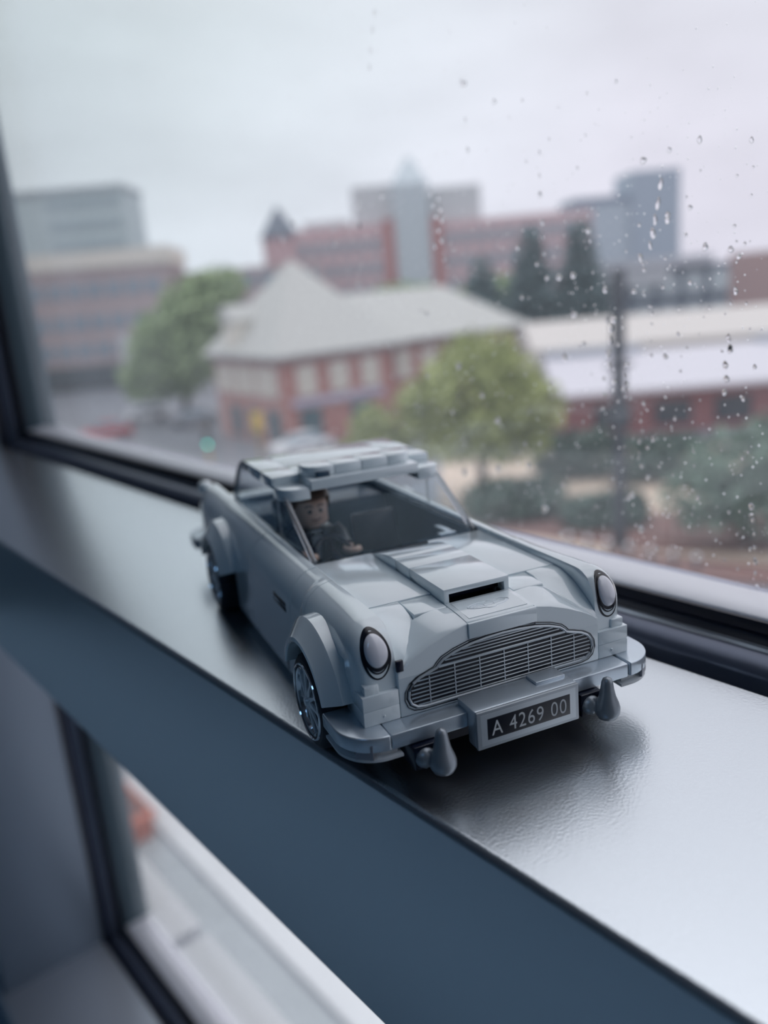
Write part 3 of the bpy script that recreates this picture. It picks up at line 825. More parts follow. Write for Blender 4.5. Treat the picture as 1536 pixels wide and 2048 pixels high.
m.tube([onhead(x, z, 4.98) for x, z in ((-.6, 17.75), (.6, 17.75))], .14, 6); fb(m, 'mouth', mat('mouth_print', (.18, .07, .05), .4), hd)
m = MB()                                          # moulded hair with side parting
prof = [(28.0, 0), (27.9, 2.6), (27.0, 4.6), (25.4, 5.7), (23.0, 5.85), (20.4, 5.6), (20.4, 4.9), (23.6, 4.9)]
rings = []
for k in range(33):
    t = 2 * PI * k / 32; fr = max(0, -math.sin(t))   # front of the head is -y
    rings.append([(r * math.cos(t), r * math.sin(t) * 1.04, (a if a > 24.4 else a + (24.6 - a) * min(1, fr * 1.6)) + .5 * math.cos(t) * (a > 26)) for a, r in prof])
m.loft(rings, False); fb(m, 'hair', HAIR, hd, smooth=60)
fig.rotation_euler = (0, 0, CAR_RZ)
fig.location = Matrix.Rotation(CAR_RZ, 4, 'Z') @ Vector((-.0125, .0840, .0116))

# ------------------------------------------------------------------ rain on the outer face of the pane
DROPS = {   # on the outer face of the pane: along the window, height, radius (mm), stretch
    'tower': [(22.0,117.1,0.72,2.2),(22.8,112.4,0.80,2.2),(23.7,108.4,0.73,2.2),(24.3,105.0,0.73,2.2),(25.1,101.9,0.59,2.2)],
    'lamp': [(36.9,82.7,0.86,1.5),(37.9,80.1,0.79,1.5),(38.2,76.6,0.79,1.5),(39.2,72.6,0.80,1.5),(38.7,69.5,0.64,1.5),(40.7,65.4,0.49,1.5),(41.0,60.6,0.37,1.5),(41.2,56.5,0.49,1.5),(35.6,75.4,0.47,1.5),(33.3,69.6,0.47,1.5),(32.8,66.5,0.47,1.5),(32.4,62.5,0.55,1.5),(31.5,60.0,0.40,1.5)],
    'hedge': [(27.0,95.7,0.52,1.3),(27.2,89.5,0.38,1.3),(24.4,83.9,0.41,1.3),(24.6,81.0,0.34,1.3),(24.9,76.5,0.30,1.3),(24.6,72.4,0.46,1.3),(27.2,58.8,0.55,1.3),(28.1,53.7,0.47,1.3),(27.5,50.9,0.43,1.3),(28.5,47.5,0.52,1.3),(28.6,44.2,0.40,1.3),(28.8,42.6,0.40,1.3),(30.7,30.9,0.33,1.3),(31.1,24.9,0.33,1.3),(32.7,101.1,0.34,1.3)],
    'brick': [(0.6,88.8,0.76,1.5),(2.1,77.1,0.77,1.5),(2.8,70.1,0.78,1.5),(2.8,63.0,0.64,1.5)],
    'corner': [(-5.5,33.1,0.72,1.4),(-6.1,29.4,0.51,1.4),(-6.6,25.7,0.44,1.4),(-6.8,21.9,0.44,1.4),(-7.0,18.5,0.51,1.4),(-7.3,14.7,0.48,1.4),(-7.9,10.9,0.66,1.4),(-2.4,14.8,0.34,1.4),(-2.6,10.9,0.34,1.4)],
    'sky': [(62.6,131.4,0.44,1.6),(62.9,125.0,0.45,1.6),(62.9,119.7,0.61,1.6),(62.1,111.8,0.66,1.6),(62.0,107.5,0.41,1.6),(62.0,102.8,0.46,1.6),(93.3,157.0,0.71,1.6),(92.4,146.0,0.48,1.6),(92.0,137.0,0.64,1.6),(133.0,187.6,0.51,2.2),(134.8,182.7,0.52,2.2),(136.7,176.9,0.52,2.2),(138.0,171.6,0.53,2),(19.6,125.0,0.52,1.5),(13.5,110.2,0.58,1.2)],
    'castle': [(110.7,126.3,0.65,1.8),(109.9,122.7,0.65,1.8),(108.6,119.0,0.70,1.8),(106.8,124.5,0.60,1.8),(106.2,120.9,0.65,1.8),(106.1,117.4,0.65,1.8),(107.7,114.3,0.65,1.8),(106.7,110.8,0.65,1.8),(110.0,109.2,0.61,1.8),(105.8,104.5,0.52,1.8),(136.0,129.1,0.59,1.8),(149.8,128.5,0.62,1.8),(151.1,119.8,0.62,1.8),(155.9,99.1,0.53,1.8),(195.9,125.3,0.88,1.7),(205.0,120.4,0.90,1.7),(167.9,120.9,0.77,1.7),(167.9,115.4,0.83,1.7),(150.9,127.1,0.64,1.7),(136.7,128.5,0.62,1.7),(151.1,120.1,0.69,1.7),(210.9,107.8,0.74,1.7),(155.1,98.7,0.61,1.7)],
    'scatter': [(30.7,48.2,0.29,1.25),(14.5,112.9,0.32,1.03),(35.7,144.7,0.47,1.05),(5.2,95.2,0.32,1.04),(31.0,130.1,0.27,1.06),(22.6,15.8,0.52,1.01),(58.6,14.0,0.66,1.09),(47.2,108.1,0.36,1.02),(63.5,71.1,0.32,1.21),(30.7,16.1,0.46,1.28),(-1.5,100.0,0.43,1.23),(0.7,100.7,0.31,1.09),(67.8,129.7,0.38,1.22),(81.5,59.0,0.34,1.24),(110.8,97.4,0.44,1.29),(51.2,84.4,0.98,1.08),(50.6,21.0,0.40,1.19),(44.9,104.9,0.50,1.15),(39.4,82.0,0.58,1.21),(25.8,46.1,0.51,1.25),(-2.8,100.4,0.25,1.14),(14.5,103.6,0.46,1.25),(27.8,40.3,0.59,1.22),(9.1,100.2,0.84,1.29),(-3.5,79.3,0.32,1.06),(65.9,26.6,0.42,1.22),(35.7,59.0,0.52,1.22),(79.6,148.7,0.61,1.29),(47.6,75.7,0.60,1.11),(31.9,69.8,0.58,1),(118.3,64.1,0.74,1.29),(72.4,105.4,0.78,1.24),(28.3,99.4,0.69,1.17),(-5.7,21.2,0.54,1.25),(26.2,97.6,0.34,1.1),(3.8,73.6,0.39,1.15),(48.6,51.8,0.39,1.18),(45.7,111.9,0.36,1.2),(-2.8,111.1,0.30,1.25),(-2.7,45.9,0.46,1.25),(19.9,109.1,0.86,1.16),(4.0,31.6,0.27,1.23),(72.7,78.0,0.56,1.22),(11.1,126.0,0.81,1.21),(106.2,51.4,0.90,1.23),(55.0,71.6,1.00,1.26),(7.5,84.8,0.39,1.27),(50.7,43.9,0.31,1.21),(39.2,82.7,0.36,1.13),(74.0,143.4,0.30,1.1),(45.9,133.2,0.35,1.21),(95.8,63.3,0.44,1.2),(46.2,103.0,0.29,1.04),(9.8,33.2,0.70,1.05),(20.4,61.2,0.28,1.03),(101.7,68.0,1.14,1.14),(71.4,35.6,0.84,1.02),(25.7,37.2,0.73,1.11),(64.8,99.9,0.62,1.19),(11.2,90.2,0.26,1.18),(36.7,48.0,0.37,1.01),(-2.4,61.5,0.65,1.14),(2.3,66.6,0.85,1.14),(91.0,58.2,0.86,1.26),(49.3,75.1,0.38,1.23),(67.8,43.3,0.33,1.21),(24.8,85.8,0.35,1.24),(68.6,90.0,0.39,1.01),(20.3,72.1,0.69,1.27),(21.1,57.7,0.56,1.08),(18.2,52.7,0.42,1.05),(52.0,55.7,0.31,1.16),(-6.5,79.1,0.31,1.21),(85.2,32.8,1.13,1.02),(68.5,146.8,0.45,1.05),(44.0,96.1,0.36,1.28),(30.3,90.1,0.70,1.17),(1.3,104.5,0.37,1.17),(77.1,98.2,0.40,1.14),(22.0,40.8,0.43,1.08),(11.0,30.3,0.35,1.13),(72.4,42.9,0.58,1.2),(15.5,72.2,0.27,1.22),(58.8,134.5,0.36,1.04),(45.1,106.9,0.29,1.01),(4.1,21.9,0.42,1.16),(95.4,63.8,0.43,1.08),(32.6,64.1,0.73,1.24),(50.0,92.0,0.37,1.16),(-5.1,69.8,0.63,1.21),(84.3,49.8,1.11,1.06),(65.9,43.7,0.65,1.24),(9.7,60.6,0.27,1.19),(45.2,143.8,0.35,1.23),(16.2,84.9,0.34,1.24),(-1.2,57.4,0.33,1.24),(42.0,111.8,0.35,1.23),(32.2,30.0,0.75,1.09),(-5.3,30.8,0.40,1.14),(13.1,91.5,0.66,1.11),(16.5,78.2,0.54,1.12),(20.5,98.2,0.40,1.09),(11.1,42.3,0.35,1.02),(36.9,64.6,0.73,1.13),(-3.0,117.5,0.30,1.09),(38.6,73.5,0.59,1.18),(27.9,55.9,0.29,1.29),(98.5,80.5,0.52,1.26),(28.0,20.9,0.97,1.25),(126.2,53.0,0.76,1.05),(17.6,38.8,0.36,1.11),(10.8,118.7,0.32,1.14),(24.0,48.7,0.72,1.28),(-2.4,123.6,0.60,1.29),(19.9,107.9,0.86,1.3),(17.0,119.6,0.32,1.09),(46.0,53.7,0.38,1.09),(69.7,27.1,0.34,1.07),(102.0,29.5,1.19,1.29),(92.5,31.9,0.44,1.29),(33.7,33.4,0.30,1.02),(60.9,39.7,0.32,1.06),(9.3,90.2,0.26,1.3),(15.3,28.3,0.43,1.13),(-7.2,17.8,0.67,1.06),(96.2,105.6,0.42,1.23),(114.8,99.4,0.35,1.22),(45.5,107.7,0.94,1.07),(-1.9,24.7,0.34,1.24),(0.6,30.5,0.48,1.03),(28.2,98.7,0.89,1.16),(91.9,156.4,0.79,1.04),(48.4,52.2,0.46,1.13),(45.1,66.6,0.30,1.24),(13.8,74.4,0.34,1.2),(-0.0,97.1,0.62,1.3),(60.6,63.4,0.55,1.18),(2.7,27.0,0.34,1.17),(2.1,99.0,0.82,1.01),(9.1,82.5,0.26,1.01),(56.4,95.5,0.98,1.18),(114.2,51.6,0.46,1.21),(72.1,79.4,0.40,1.29),(71.4,90.2,0.63,1.15),(1.7,85.8,0.38,1.28),(71.2,65.7,0.41,1.11),(27.4,123.7,0.87,1.05),(46.3,16.3,0.32,1.04),(1.6,74.7,0.65,1.17),(43.2,84.4,0.37,1.29),(77.6,97.4,0.40,1.09),(55.2,142.2,0.29,1.28),(11.5,28.2,0.35,1.14),(40.5,60.8,0.60,1.28),(-2.4,85.6,0.38,1.03),(39.9,91.1,0.94,1.29),(0.5,95.8,0.38,1.1),(10.4,78.1,0.27,1.26),(28.5,107.5,0.48,1.09),(15.6,68.2,0.41,1.14),(-4.1,47.7,0.39,1.04),(31.1,31.0,0.97,1.03),(117.1,44.6,0.37,1.1),(34.3,62.8,0.51,1.18),(116.7,86.3,0.90,1.2),(57.2,30.5,0.65,1.27),(41.9,106.0,0.29,1.05),(13.7,36.4,0.28,1.14),(27.4,97.3,0.41,1.19),(1.0,116.1,0.31,1.22),(44.6,91.7,0.37,1.11),(33.8,45.6,0.30,1.27),(48.9,125.1,0.36,1.14),(54.6,36.5,0.40,1.01),(11.4,46.4,0.41,1.01),(1.4,16.7,0.35,1.21),(91.2,100.2,0.33,1.09),(19.0,96.2,0.33,1.27),(51.2,95.7,0.97,1.16),(1.6,74.1,0.84,1.22),(21.1,90.7,0.47,1.05),(17.1,55.1,0.56,1.22),(3.2,83.1,0.26,1.22),(65.0,21.4,1.08,1.27),(119.6,87.6,0.45,1.23),(-2.4,31.3,0.34,1.01),(43.6,86.8,0.37,1.13),(44.2,25.4,0.55,1.02),(61.1,95.6,0.77,1.03),(69.8,53.9,0.33,1.18)],
}
DROP_INFO = {
    'tower': ('raindrop in the bright streak in front of the tall blue-grey tower', 'raindrops in the streak before the tower'),
    'lamp': ('raindrop in the broken streak running down beside the dark lamp post', 'raindrops beside the lamp post'),
    'hedge': ('raindrop in the dotted trail right of the lamp post, above the hedge', 'raindrops in the dotted trail'),
    'brick': ('raindrop in the short column before the brick building at far right', 'raindrops at far right'),
    'corner': ('raindrop in the trail that ends at the frame, bottom right of the pane', 'raindrops low on the right'),
    'sky': ('raindrop in the thin high trails against the cloudy sky', 'raindrops against the sky'),
    'castle': ('blurred raindrop in front of the big red brick building', 'raindrops before the red brick building'),
    'scatter': ('small round raindrop scattered over the right half of the pane', 'scattered raindrops')}
rnd = random.Random(11)
def drop_mesh(k):
    b = bmesh.new(); bmesh.ops.create_icosphere(b, subdivisions=3, radius=1.0)
    r = random.Random(k)
    ph = [r.uniform(0, 6.28) for _ in range(4)]
    for v in b.verts:
        x, y, z = v.co
        w = 1 + .16 * math.sin(2 * y * 2 + ph[0]) + .14 * math.sin(3 * z + ph[1]) * y
        taper = 1 - .28 * max(0, z)              # narrow at the top like a running drop
        v.co = (max(x, 0) * .55, y * w * taper, z)
    me = bpy.data.meshes.new('raindrop'); b.to_mesh(me); b.free()
    for p in me.polygons: p.use_smooth = True
    me.materials.append(WATER); return me
DM = [drop_mesh(k) for k in range(6)]
X_OUT = 0.09102
CAM_INV = cam.matrix_world.inverted()
for key, L in DROPS.items():
    lb, gp_ = DROP_INFO[key]
    for y, z, r, st in L:
        o = bpy.data.objects.new('raindrop', rnd.choice(DM)); COL.objects.link(o)
        o.location = (X_OUT, y * S, z * S); o.scale = (r * S, r * S * rnd.uniform(.85, 1.15), r * S * st)
        o.rotation_euler = (rnd.uniform(-.25, .25), 0, 0)
        if key == 'scatter':                     # tell them apart by what stands behind them
            q = CAM_INV @ Vector((X_OUT, y * S, z * S)); f = 1652.68 / -q.z
            px, py = 768 + q.x * f, 1024 - q.y * f
            where = ('against the cloudy sky' if py < 400 else 'before the conifers and the brick wall' if px < 1210 and py < 650 else 'before the blue-grey tower and glass building' if py < 640
                     else 'before the white market roofs' if py < 790 and px > 1110 else 'before the broad light green tree' if px < 1150 and py < 930 else 'low on the pane, before hedges and plaza')
            tag(o, 'small round raindrop ' + where, 'raindrop', 'scattered raindrops ' + where.replace(',', ''))
            continue
        tag(o, lb, 'raindrop', gp_)
SPRAY = bpy.data.materials.new('pale_dried_spray'); SPRAY.use_nodes = True
n_ = SPRAY.node_tree.nodes; t_ = n_.new('ShaderNodeBsdfTranslucent'); t_.inputs[0].default_value = (.95, .96, .97, 1)
SPRAY.node_tree.links.new(t_.outputs[0], n_['Material Output'].inputs['Surface'])
# fine spray and dust specks: far too many to count
b = bmesh.new()
for _ in range(8500):
    y = rnd.uniform(-.10, .26) if rnd.random() < .8 else rnd.uniform(.1, .56); z = rnd.uniform(.012, .33)
    r = rnd.choice((.09, .11, .14, .17, .22, .28)) * S
    if z > .14 and rnd.random() < .6: continue
    n = 6; a0 = rnd.uniform(0, 6)
    R_ = [[b.verts.new((X_OUT + h_ * r, y + q * r * math.cos(a0 + 2 * PI * k / n), z + q * r * 1.2 * math.sin(a0 + 2 * PI * k / n))) for k in range(n)] for q, h_ in ((1, 0), (.75, .5))]
    c = b.verts.new((X_OUT + r * .72, y, z))
    for k in range(n):
        b.faces.new((R_[0][k], R_[0][(k + 1) % n], R_[1][(k + 1) % n], R_[1][k])); b.faces.new((R_[1][k], R_[1][(k + 1) % n], c))
me = bpy.data.meshes.new('rain_specks'); b.to_mesh(me); b.free(); me.materials.append(SPRAY); me.shade_smooth()
o = bpy.data.objects.new('rain_specks', me); COL.objects.link(o)
tag(o, 'fine pale spray specks all over the outside of the pane', 'specks', kind='stuff')

# ------------------------------------------------------------------ outdoors (metres). Frame of the view: L to the right, D away, G = street level
G = -10.9
CX, CY = -0.115, -0.110
HX, HY = 0.61981, 0.78475
VIEW_RZ = math.atan2(-HX, HY)
def P3(L, D, h=0.0): return (CX + HX * D + HY * L, CY + HY * D - HX * L, G + h)

CONC = mat('pale_paving', (0.62, 0.65, 0.67), 0.6, vary=.08, scale=.5)
ASPH = mat('wet_asphalt', (0.20, 0.22, 0.25), 0.35, vary=.2, scale=.3)
SAND = mat('sandy_plaza', (0.52, 0.43, 0.35), 0.8, vary=.2, scale=.3)
MULCH = mat('red_brown_bed', (0.17, 0.095, 0.085), 0.9, vary=.4, scale=.8)
BR_HALL = brick_mat('hall_brick', (0.34, .125, .105), (.40, .16, .13), (.42, .30, .28), 2.0)
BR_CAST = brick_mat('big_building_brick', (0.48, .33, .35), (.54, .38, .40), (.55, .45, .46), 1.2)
BR_DARK = brick_mat('market_brick', (0.26, .08, .085), (.30, .10, .10), (.3, .2, .2), 2.0)
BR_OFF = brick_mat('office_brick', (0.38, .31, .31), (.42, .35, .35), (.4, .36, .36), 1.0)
ROOFP = mat('pale_shingle_roof', (0.43, .445, .43), .7, vary=.08, scale=2)
ROOFD = mat('dark_slate_roof', (0.13, .16, .20), .6)
CREAM = mat('cream_render', (.68, .66, .59), .7)
STONE = mat('pale_stone', (.52, .54, .56), .7, vary=.05)
GLZ = mat('building_glass', (.16, .23, .28), .12, 0.0)
GLZP = mat('pale_curtain_glass', (.46, .54, .58), .2)
WFR = mat('window_surround', (.62, .60, .56), .6)
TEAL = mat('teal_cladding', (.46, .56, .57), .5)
DKST = mat('dark_painted_steel', (.018, .024, .036), .4)
WHITE = mat('white_membrane', (.52, .52, .57), .5)
BARK = mat('bark', (.06, .05, .045), .9)

def flat(name, pts, m, h=0.0, t=.12):
    mb = MB(); mb.prism([P3(l, d)[:2] for l, d in pts], 'z', G + h - t, G + h)
    o = mb.build(name, m, smooth=0); tag(o, kind='structure'); return o
flat('ground', [(-150, 2), (150, 2), (220, 420), (-220, 420)], ASPH, -.02, .5)
mb = MB(); mb.box(5.3, 9.6, -14, 60, G - .02, G + .06); o = mb.build('pavement', CONC, smooth=0); tag(o, kind='structure')
mb = MB(); mb.box(.4, 5.2, -14, 60, G - .02, G + .03); o = mb.build('forecourt', mat('grey_setts', (.36, .40, .42), .7, vary=.15, scale=2), smooth=0); tag(o, kind='structure')
flat('plaza', [(2, 33), (26, 24), (40, 46), (4, 52)], SAND, .04)
flat('planting_bed', [(3.5, 36.5), (10, 31), (22, 27), (24, 30), (13, 35.5), (5, 40)], MULCH, .12)
flat('planting_bed', [(7, 29.5), (16, 24.5), (17.5, 25.5), (9, 31)], MULCH, .16)

def wbox(mb, x0, x1, y0, y1, z0, z1): mb.box(x0, x1, y0, y1, z0, z1)
def windows(root, rects, glass, surround=None, depth=.12, name='window'):
    """each window an object: glass box, surround as a sub-part; rects = (x0,x1,z0,z1,face,pos) with face 'f' (front, -y) or 'l' (left, -x) or 'r'"""
    cache = {}
    for x0, x1, z0, z1, fc_, pos in rects:
        key = (round(x1 - x0, 2), round(z1 - z0, 2), fc_ != 'f')
        w, h = x1 - x0, z1 - z0
        if key not in cache:
            mb = MB(); mb.box(-w / 2, w / 2, -depth, .05, 0, h); g = mb.build(name, glass, root, smooth=0)
            s_ = None
            if surround:
                mb = MB(); t = .16
                for b_ in ((-w / 2 - t, w / 2 + t, -t, 0), (-w / 2 - t, w / 2 + t, h, h + t)): mb.box(b_[0], b_[1], -depth - .08, .05, b_[2], b_[3])
                for b_ in ((-w / 2 - t, -w / 2), (w / 2, w / 2 + t), (-.05, .05)): mb.box(b_[0], b_[1], -depth - .06, .05, 0, h)
                s_ = mb.build('window_frame', surround, g, smooth=0)
            cache[key] = (g, s_); o = g
        else:
            g, s_ = cache[key]; o = g.copy(); COL.objects.link(o)
            if s_: c = s_.copy(); COL.objects.link(c); c.parent = o
        xm = (x0 + x1) / 2
        if fc_ == 'f': o.location = (xm, pos, z0); o.rotation_euler = (0, 0, 0)
        elif fc_ == 'l': o.location = (pos, xm, z0); o.rotation_euler = (0, 0, -PI / 2)
        else: o.location = (pos, xm, z0); o.rotation_euler = (0, 0, PI / 2)
def bld(name, label, L, D, yaw=0.0):
    r = empty(name, P3(L, D), VIEW_RZ + math.radians(yaw)); tag(r, label, 'building'); return r
def part(name, m, root, *bx):
    mb = MB()
    for b in bx: mb.box(*b)
    return mb.build(name, m, root, smooth=0)

# brick hall with the pale hipped roof: near corner towards us
h = bld('brick_hall', 'red brick hall with pale hipped roof and cream windows, seen corner-on', -6.55, 60, 33)
part('wall', BR_HALL, h, (0, 9.5, 0, 12, 0, 6.9), (9.5, 24, 1.2, 10, 0, 6.9))
mb = MB(); b_ = bmesh.new(); e_ = .7
q = [b_.verts.new(v) for v in ((-e_, -e_, 6.7), (10.8, -e_, 6.7), (10.8, 12 + e_, 6.7), (-e_, 12 + e_, 6.7), (5.0, 6.0, 13.6))]
for i in range(4): b_.faces.new((q[i], q[(i + 1) % 4], q[4]))
b_.faces.new(q[3::-1]); mb.add(b_); mb.build('hip_roof', ROOFP, h, smooth=0)
mb = MB(); b_ = bmesh.new()
q = [b_.verts.new(v) for v in ((6, .5, 6.7), (25.2, .5, 6.7), (25.2, 10.7, 6.7), (6, 10.7, 6.7), (4.5, 5.6, 10.6), (19.5, 5.6, 10.6))]
for f in ((0, 1, 5, 4), (1, 2, 5), (2, 3, 4, 5), (3, 0, 4), (3, 2, 1, 0)): b_.faces.new([q[i] for i in f])
mb.add(b_); mb.build('wing_roof', ROOFP, h, smooth=0)
part('eaves', mat('eave_shadow_board', (.20, .20, .21), .7), h, (-.55, 10.6, -.55, 12.5, 6.35, 6.72), (10, 25, .6, 10.6, 6.35, 6.72))
d_ = part('dormer', CREAM, h, (-.2, 2.6, 6.6, 8.8, 7.2, 9.4)); mb = MB(); mb.prism([(6.3, 9.3), (9.1, 9.3), (7.7, 10.5)], 'x', -.5, 3.4); mb.build('dormer_roof', ROOFP, d_, smooth=0)
windows(h, [(x, x + 1.1, 3.9, 5.7, 'l', 0.0) for x in (.9, 2.6, 4.6, 6.3, 8.3, 10)] + [(x, x + 1.2, 3.9, 5.7, 'f', 0.0) for x in (1.4, 4.2, 7.0)] + [(x, x + 1.2, 3.9, 5.7, 'f', 1.2) for x in (11, 13.6, 16.2, 18.8, 21.4)], mat('cream_blind_window', (.58, .55, .48), .4), WFR)
windows(h, [(x, x + 1.9, .3, 2.7, 'l', 0.0) for x in (.9, 4.2, 7.6)] + [(x, x + 1.8, .3, 2.7, 'f', 0.0) for x in (1.2, 5.6)] + [(x, x + 1.8, .3, 2.7, 'f', 1.2) for x in (11.4, 15.4, 19.4)], mat('teal_shopfront', (.05, .10, .12), .3), None, name='shopfront')
part('sign_board', mat('lilac_sign_board', (.42, .40, .50), .5), h, (.6, 8.6, -.25, -.02, 2.95, 3.5))

# very large red brick building behind
c = bld('brick_institution', 'very large red brick building with corner turret and central glass tower', -13.5, 150, -3)
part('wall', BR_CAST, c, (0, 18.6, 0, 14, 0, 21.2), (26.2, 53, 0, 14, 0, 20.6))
part('wall_pier', mat('pier_brick', (.36, .17, .165), .8), c, (17.6, 19.4, -.6, 14, 0, 21.8), (25.6, 27.4, -.6, 14, 0, 21.6))
part('upper_storey', mat('grey_upper_storey', (.50, .53, .55), .6), c, (12.4, 19.4, 2, 14, 21, 27.6), (26, 34.5, 2, 14, 20.5, 26.4), (3.5, 11, 3, 14, 20.5, 22.6))
part('atrium_tower', GLZP, c, (19.4, 25.6, -.3, 12, 0, 27.2))
mb = MB(); mb.loft([[(x, y, 27.2) for x, y in ((19.4, -.3), (25.6, -.3), (25.6, 6), (19.4, 6))], [(x, y, 31.8) for x, y in ((22.2, 2.6), (22.8, 2.6), (22.8, 3.2), (22.2, 3.2))]]); mb.build('atrium_spire', GLZP, c, smooth=0)
for x in (20.6, 22.5, 24.4): part('mullion', STONE, c, (x - .12, x + .12, -.5, -.25, 4, 27))
mb = MB(); mb.lathe([(0, 0), (0, 3.1), (20.6, 3.1), (20.6, 0)], 'z', 10, (-.6, 1.5, 0)); mb.build('turret', BR_CAST, c, smooth=0)
mb = MB(); mb.lathe([(20.4, 0), (20.4, 3.5), (21.5, 2.9), (25.6, .15), (25.7, 0)], 'z', 10, (-.6, 1.5, 0)); mb.build('turret_roof', ROOFD, c, smooth=0)
windows(c, [(x, x + 1.3, z, z + 2.0, 'f', 0.0) for z in (5.5, 9.3, 13.1, 16.9) for x in [2.9 + 2.45 * k for k in range(6)] + [28.4 + 2.45 * k for k in range(10)]], GLZ, STONE)
# office block far left, cream parapet, bands of windows
o_ = bld('office_block', 'long grey brick office block with cream parapet at the far left', -52, 120, 3)
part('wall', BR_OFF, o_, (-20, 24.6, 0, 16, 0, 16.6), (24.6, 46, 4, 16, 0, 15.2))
part('parapet', CREAM, o_, (-20, 25, -.4, 16, 16.6, 18.9))
windows(o_, [(x, x + 2.1, z, z + 1.9, 'f', 0.0) for z in (4.6, 8.4, 12.8) for x in [-3 + 2.7 * k for k in range(10)]] + [(x, x + 2.1, z, z + 1.9, 'f', 4.0) for z in (8.4, 12.4) for x in [25.6 + 2.9 * k for k in range(7)]], mat('office_glass', (.22, .28, .33), .25), None)
part('street_front', mat('dark_street_front', (.05, .07, .08), .5), o_, (-6, 24, -.5, 0, .2, 3.4))
part('column', STONE, o_, (16.5, 18.2, -.9, -.3, 0, 7.5))
t_ = bld('teal_tower', 'pale teal slab block with horizontal bands behind the office block', -63, 170, 0)
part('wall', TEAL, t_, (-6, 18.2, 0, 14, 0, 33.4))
for i, z in enumerate((22.2, 26.1, 30.0)):
    part('window_band', mat('band_glass', (.33, .42, .44), .3) if i == 0 else bpy.data.materials['band_glass'], t_, (3.4, 17.4, -.2, 0, z, z + 1.9))
part('roof_edge', mat('roof_edge', (.36, .42, .44), .5), t_, (-6.3, 18.5, -.5, 14, 33.0, 33.9))
t_ = bld('blue_grey_tower', 'tall blue-grey tower in two steps at the upper right', 54, 220, 0)
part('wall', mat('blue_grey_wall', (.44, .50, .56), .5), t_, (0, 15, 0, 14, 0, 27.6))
part('tall_block', mat('darker_blue_grey_wall', (.30, .36, .43), .5), t_, (14.6, 26.8, -1, 14, 0, 33.2))
part('roof_edge', mat('tower_edge', (.20, .25, .32), .5), t_, (-.2, 15, -.3, 13.8, 26.4, 28.0))
windows(t_, [(x, x + 2.2, z, z + 1.6, 'f', 0.0) for z in (12, 15, 18, 21, 24) for x in (1.2, 4.6, 8, 11.4)], mat('tower_glass', (.30, .37, .43), .3), None)
t_ = bld('dark_glass_building', 'low dark blue glass building with flat roof at the right', 26.5, 100, 0)
part('wall', mat('dark_blue_glass_wall', (.10, .135, .18), .25), t_, (1, 19, 0, 12, 0, 10.4))
part('pale_upper_wall', mat('pale_upper_wall', (.50, .54, .58), .6), t_, (.6, 9, -.6, -.02, 8.6, 11.4))
part('flat_roof', mat('pale_flat_roof', (.44, .47, .52), .6), t_, (-7, 14, -1, 12, 10.4, 11.5))
windows(t_, [(x, x + 2.2, z, z + 2.4, 'f', 0.0) for z in (3.6, 7.2) for x in (2, 5, 8, 11, 14)], GLZP, None)
t_ = bld('corner_brick_building', 'brick building with grey windows cut by the right edge', 37.2, 75, 0)
part('wall', brick_mat('corner_brick', (.34, .19, .18), (.38, .22, .2), (.4, .3, .3), 1.4), t_, (0, 18, 0, 12, 0, 11.2))
windows(t_, [(x, x + 1.6, z, z + 1.7, 'f', 0.0) for z in (2.4, 5.4, 8.4) for x in (1.2, 4, 6.8, 9.6)], GLZ, STONE)
# market hall: white canopies over dark red brick
t_ = bld('market_hall', 'low dark red brick market with broad white membrane roofs', 11.6, 54, -2)
part('wall', BR_DARK, t_, (.8, 36, 1, 14, 0, 3.0))
mb = MB(); mb.prism([(-.5, 2.9), (-.5, 3.2), (4.2, 5.2), (4.2, 2.9)], 'x', .2, 37); mb.build('front_canopy', WHITE, t_, smooth=0)
mb = MB(); mb.prism([(5, 4.0), (5, 5.7), (9, 7.4), (13, 5.7), (13, 4.0)], 'x', -.4, 37); mb.build('rear_canopy', mat('ivory_membrane', (.50, .48, .46), .5), t_, smooth=0)
part('clerestory', mat('dim_clerestory', (.33, .37, .43), .4), t_, (.4, 7, 4.0, 5.2, 4.2, 5.6), (15, 36, 4.0, 5.2, 4.6, 5.5))
windows(t_, [(x, x + 2.4, .5, 2.1, 'f', 1.0) for x in (3, 7, 11, 15, 19, 23)], mat('market_opening', (.03, .04, .055), .3), None, name='opening')

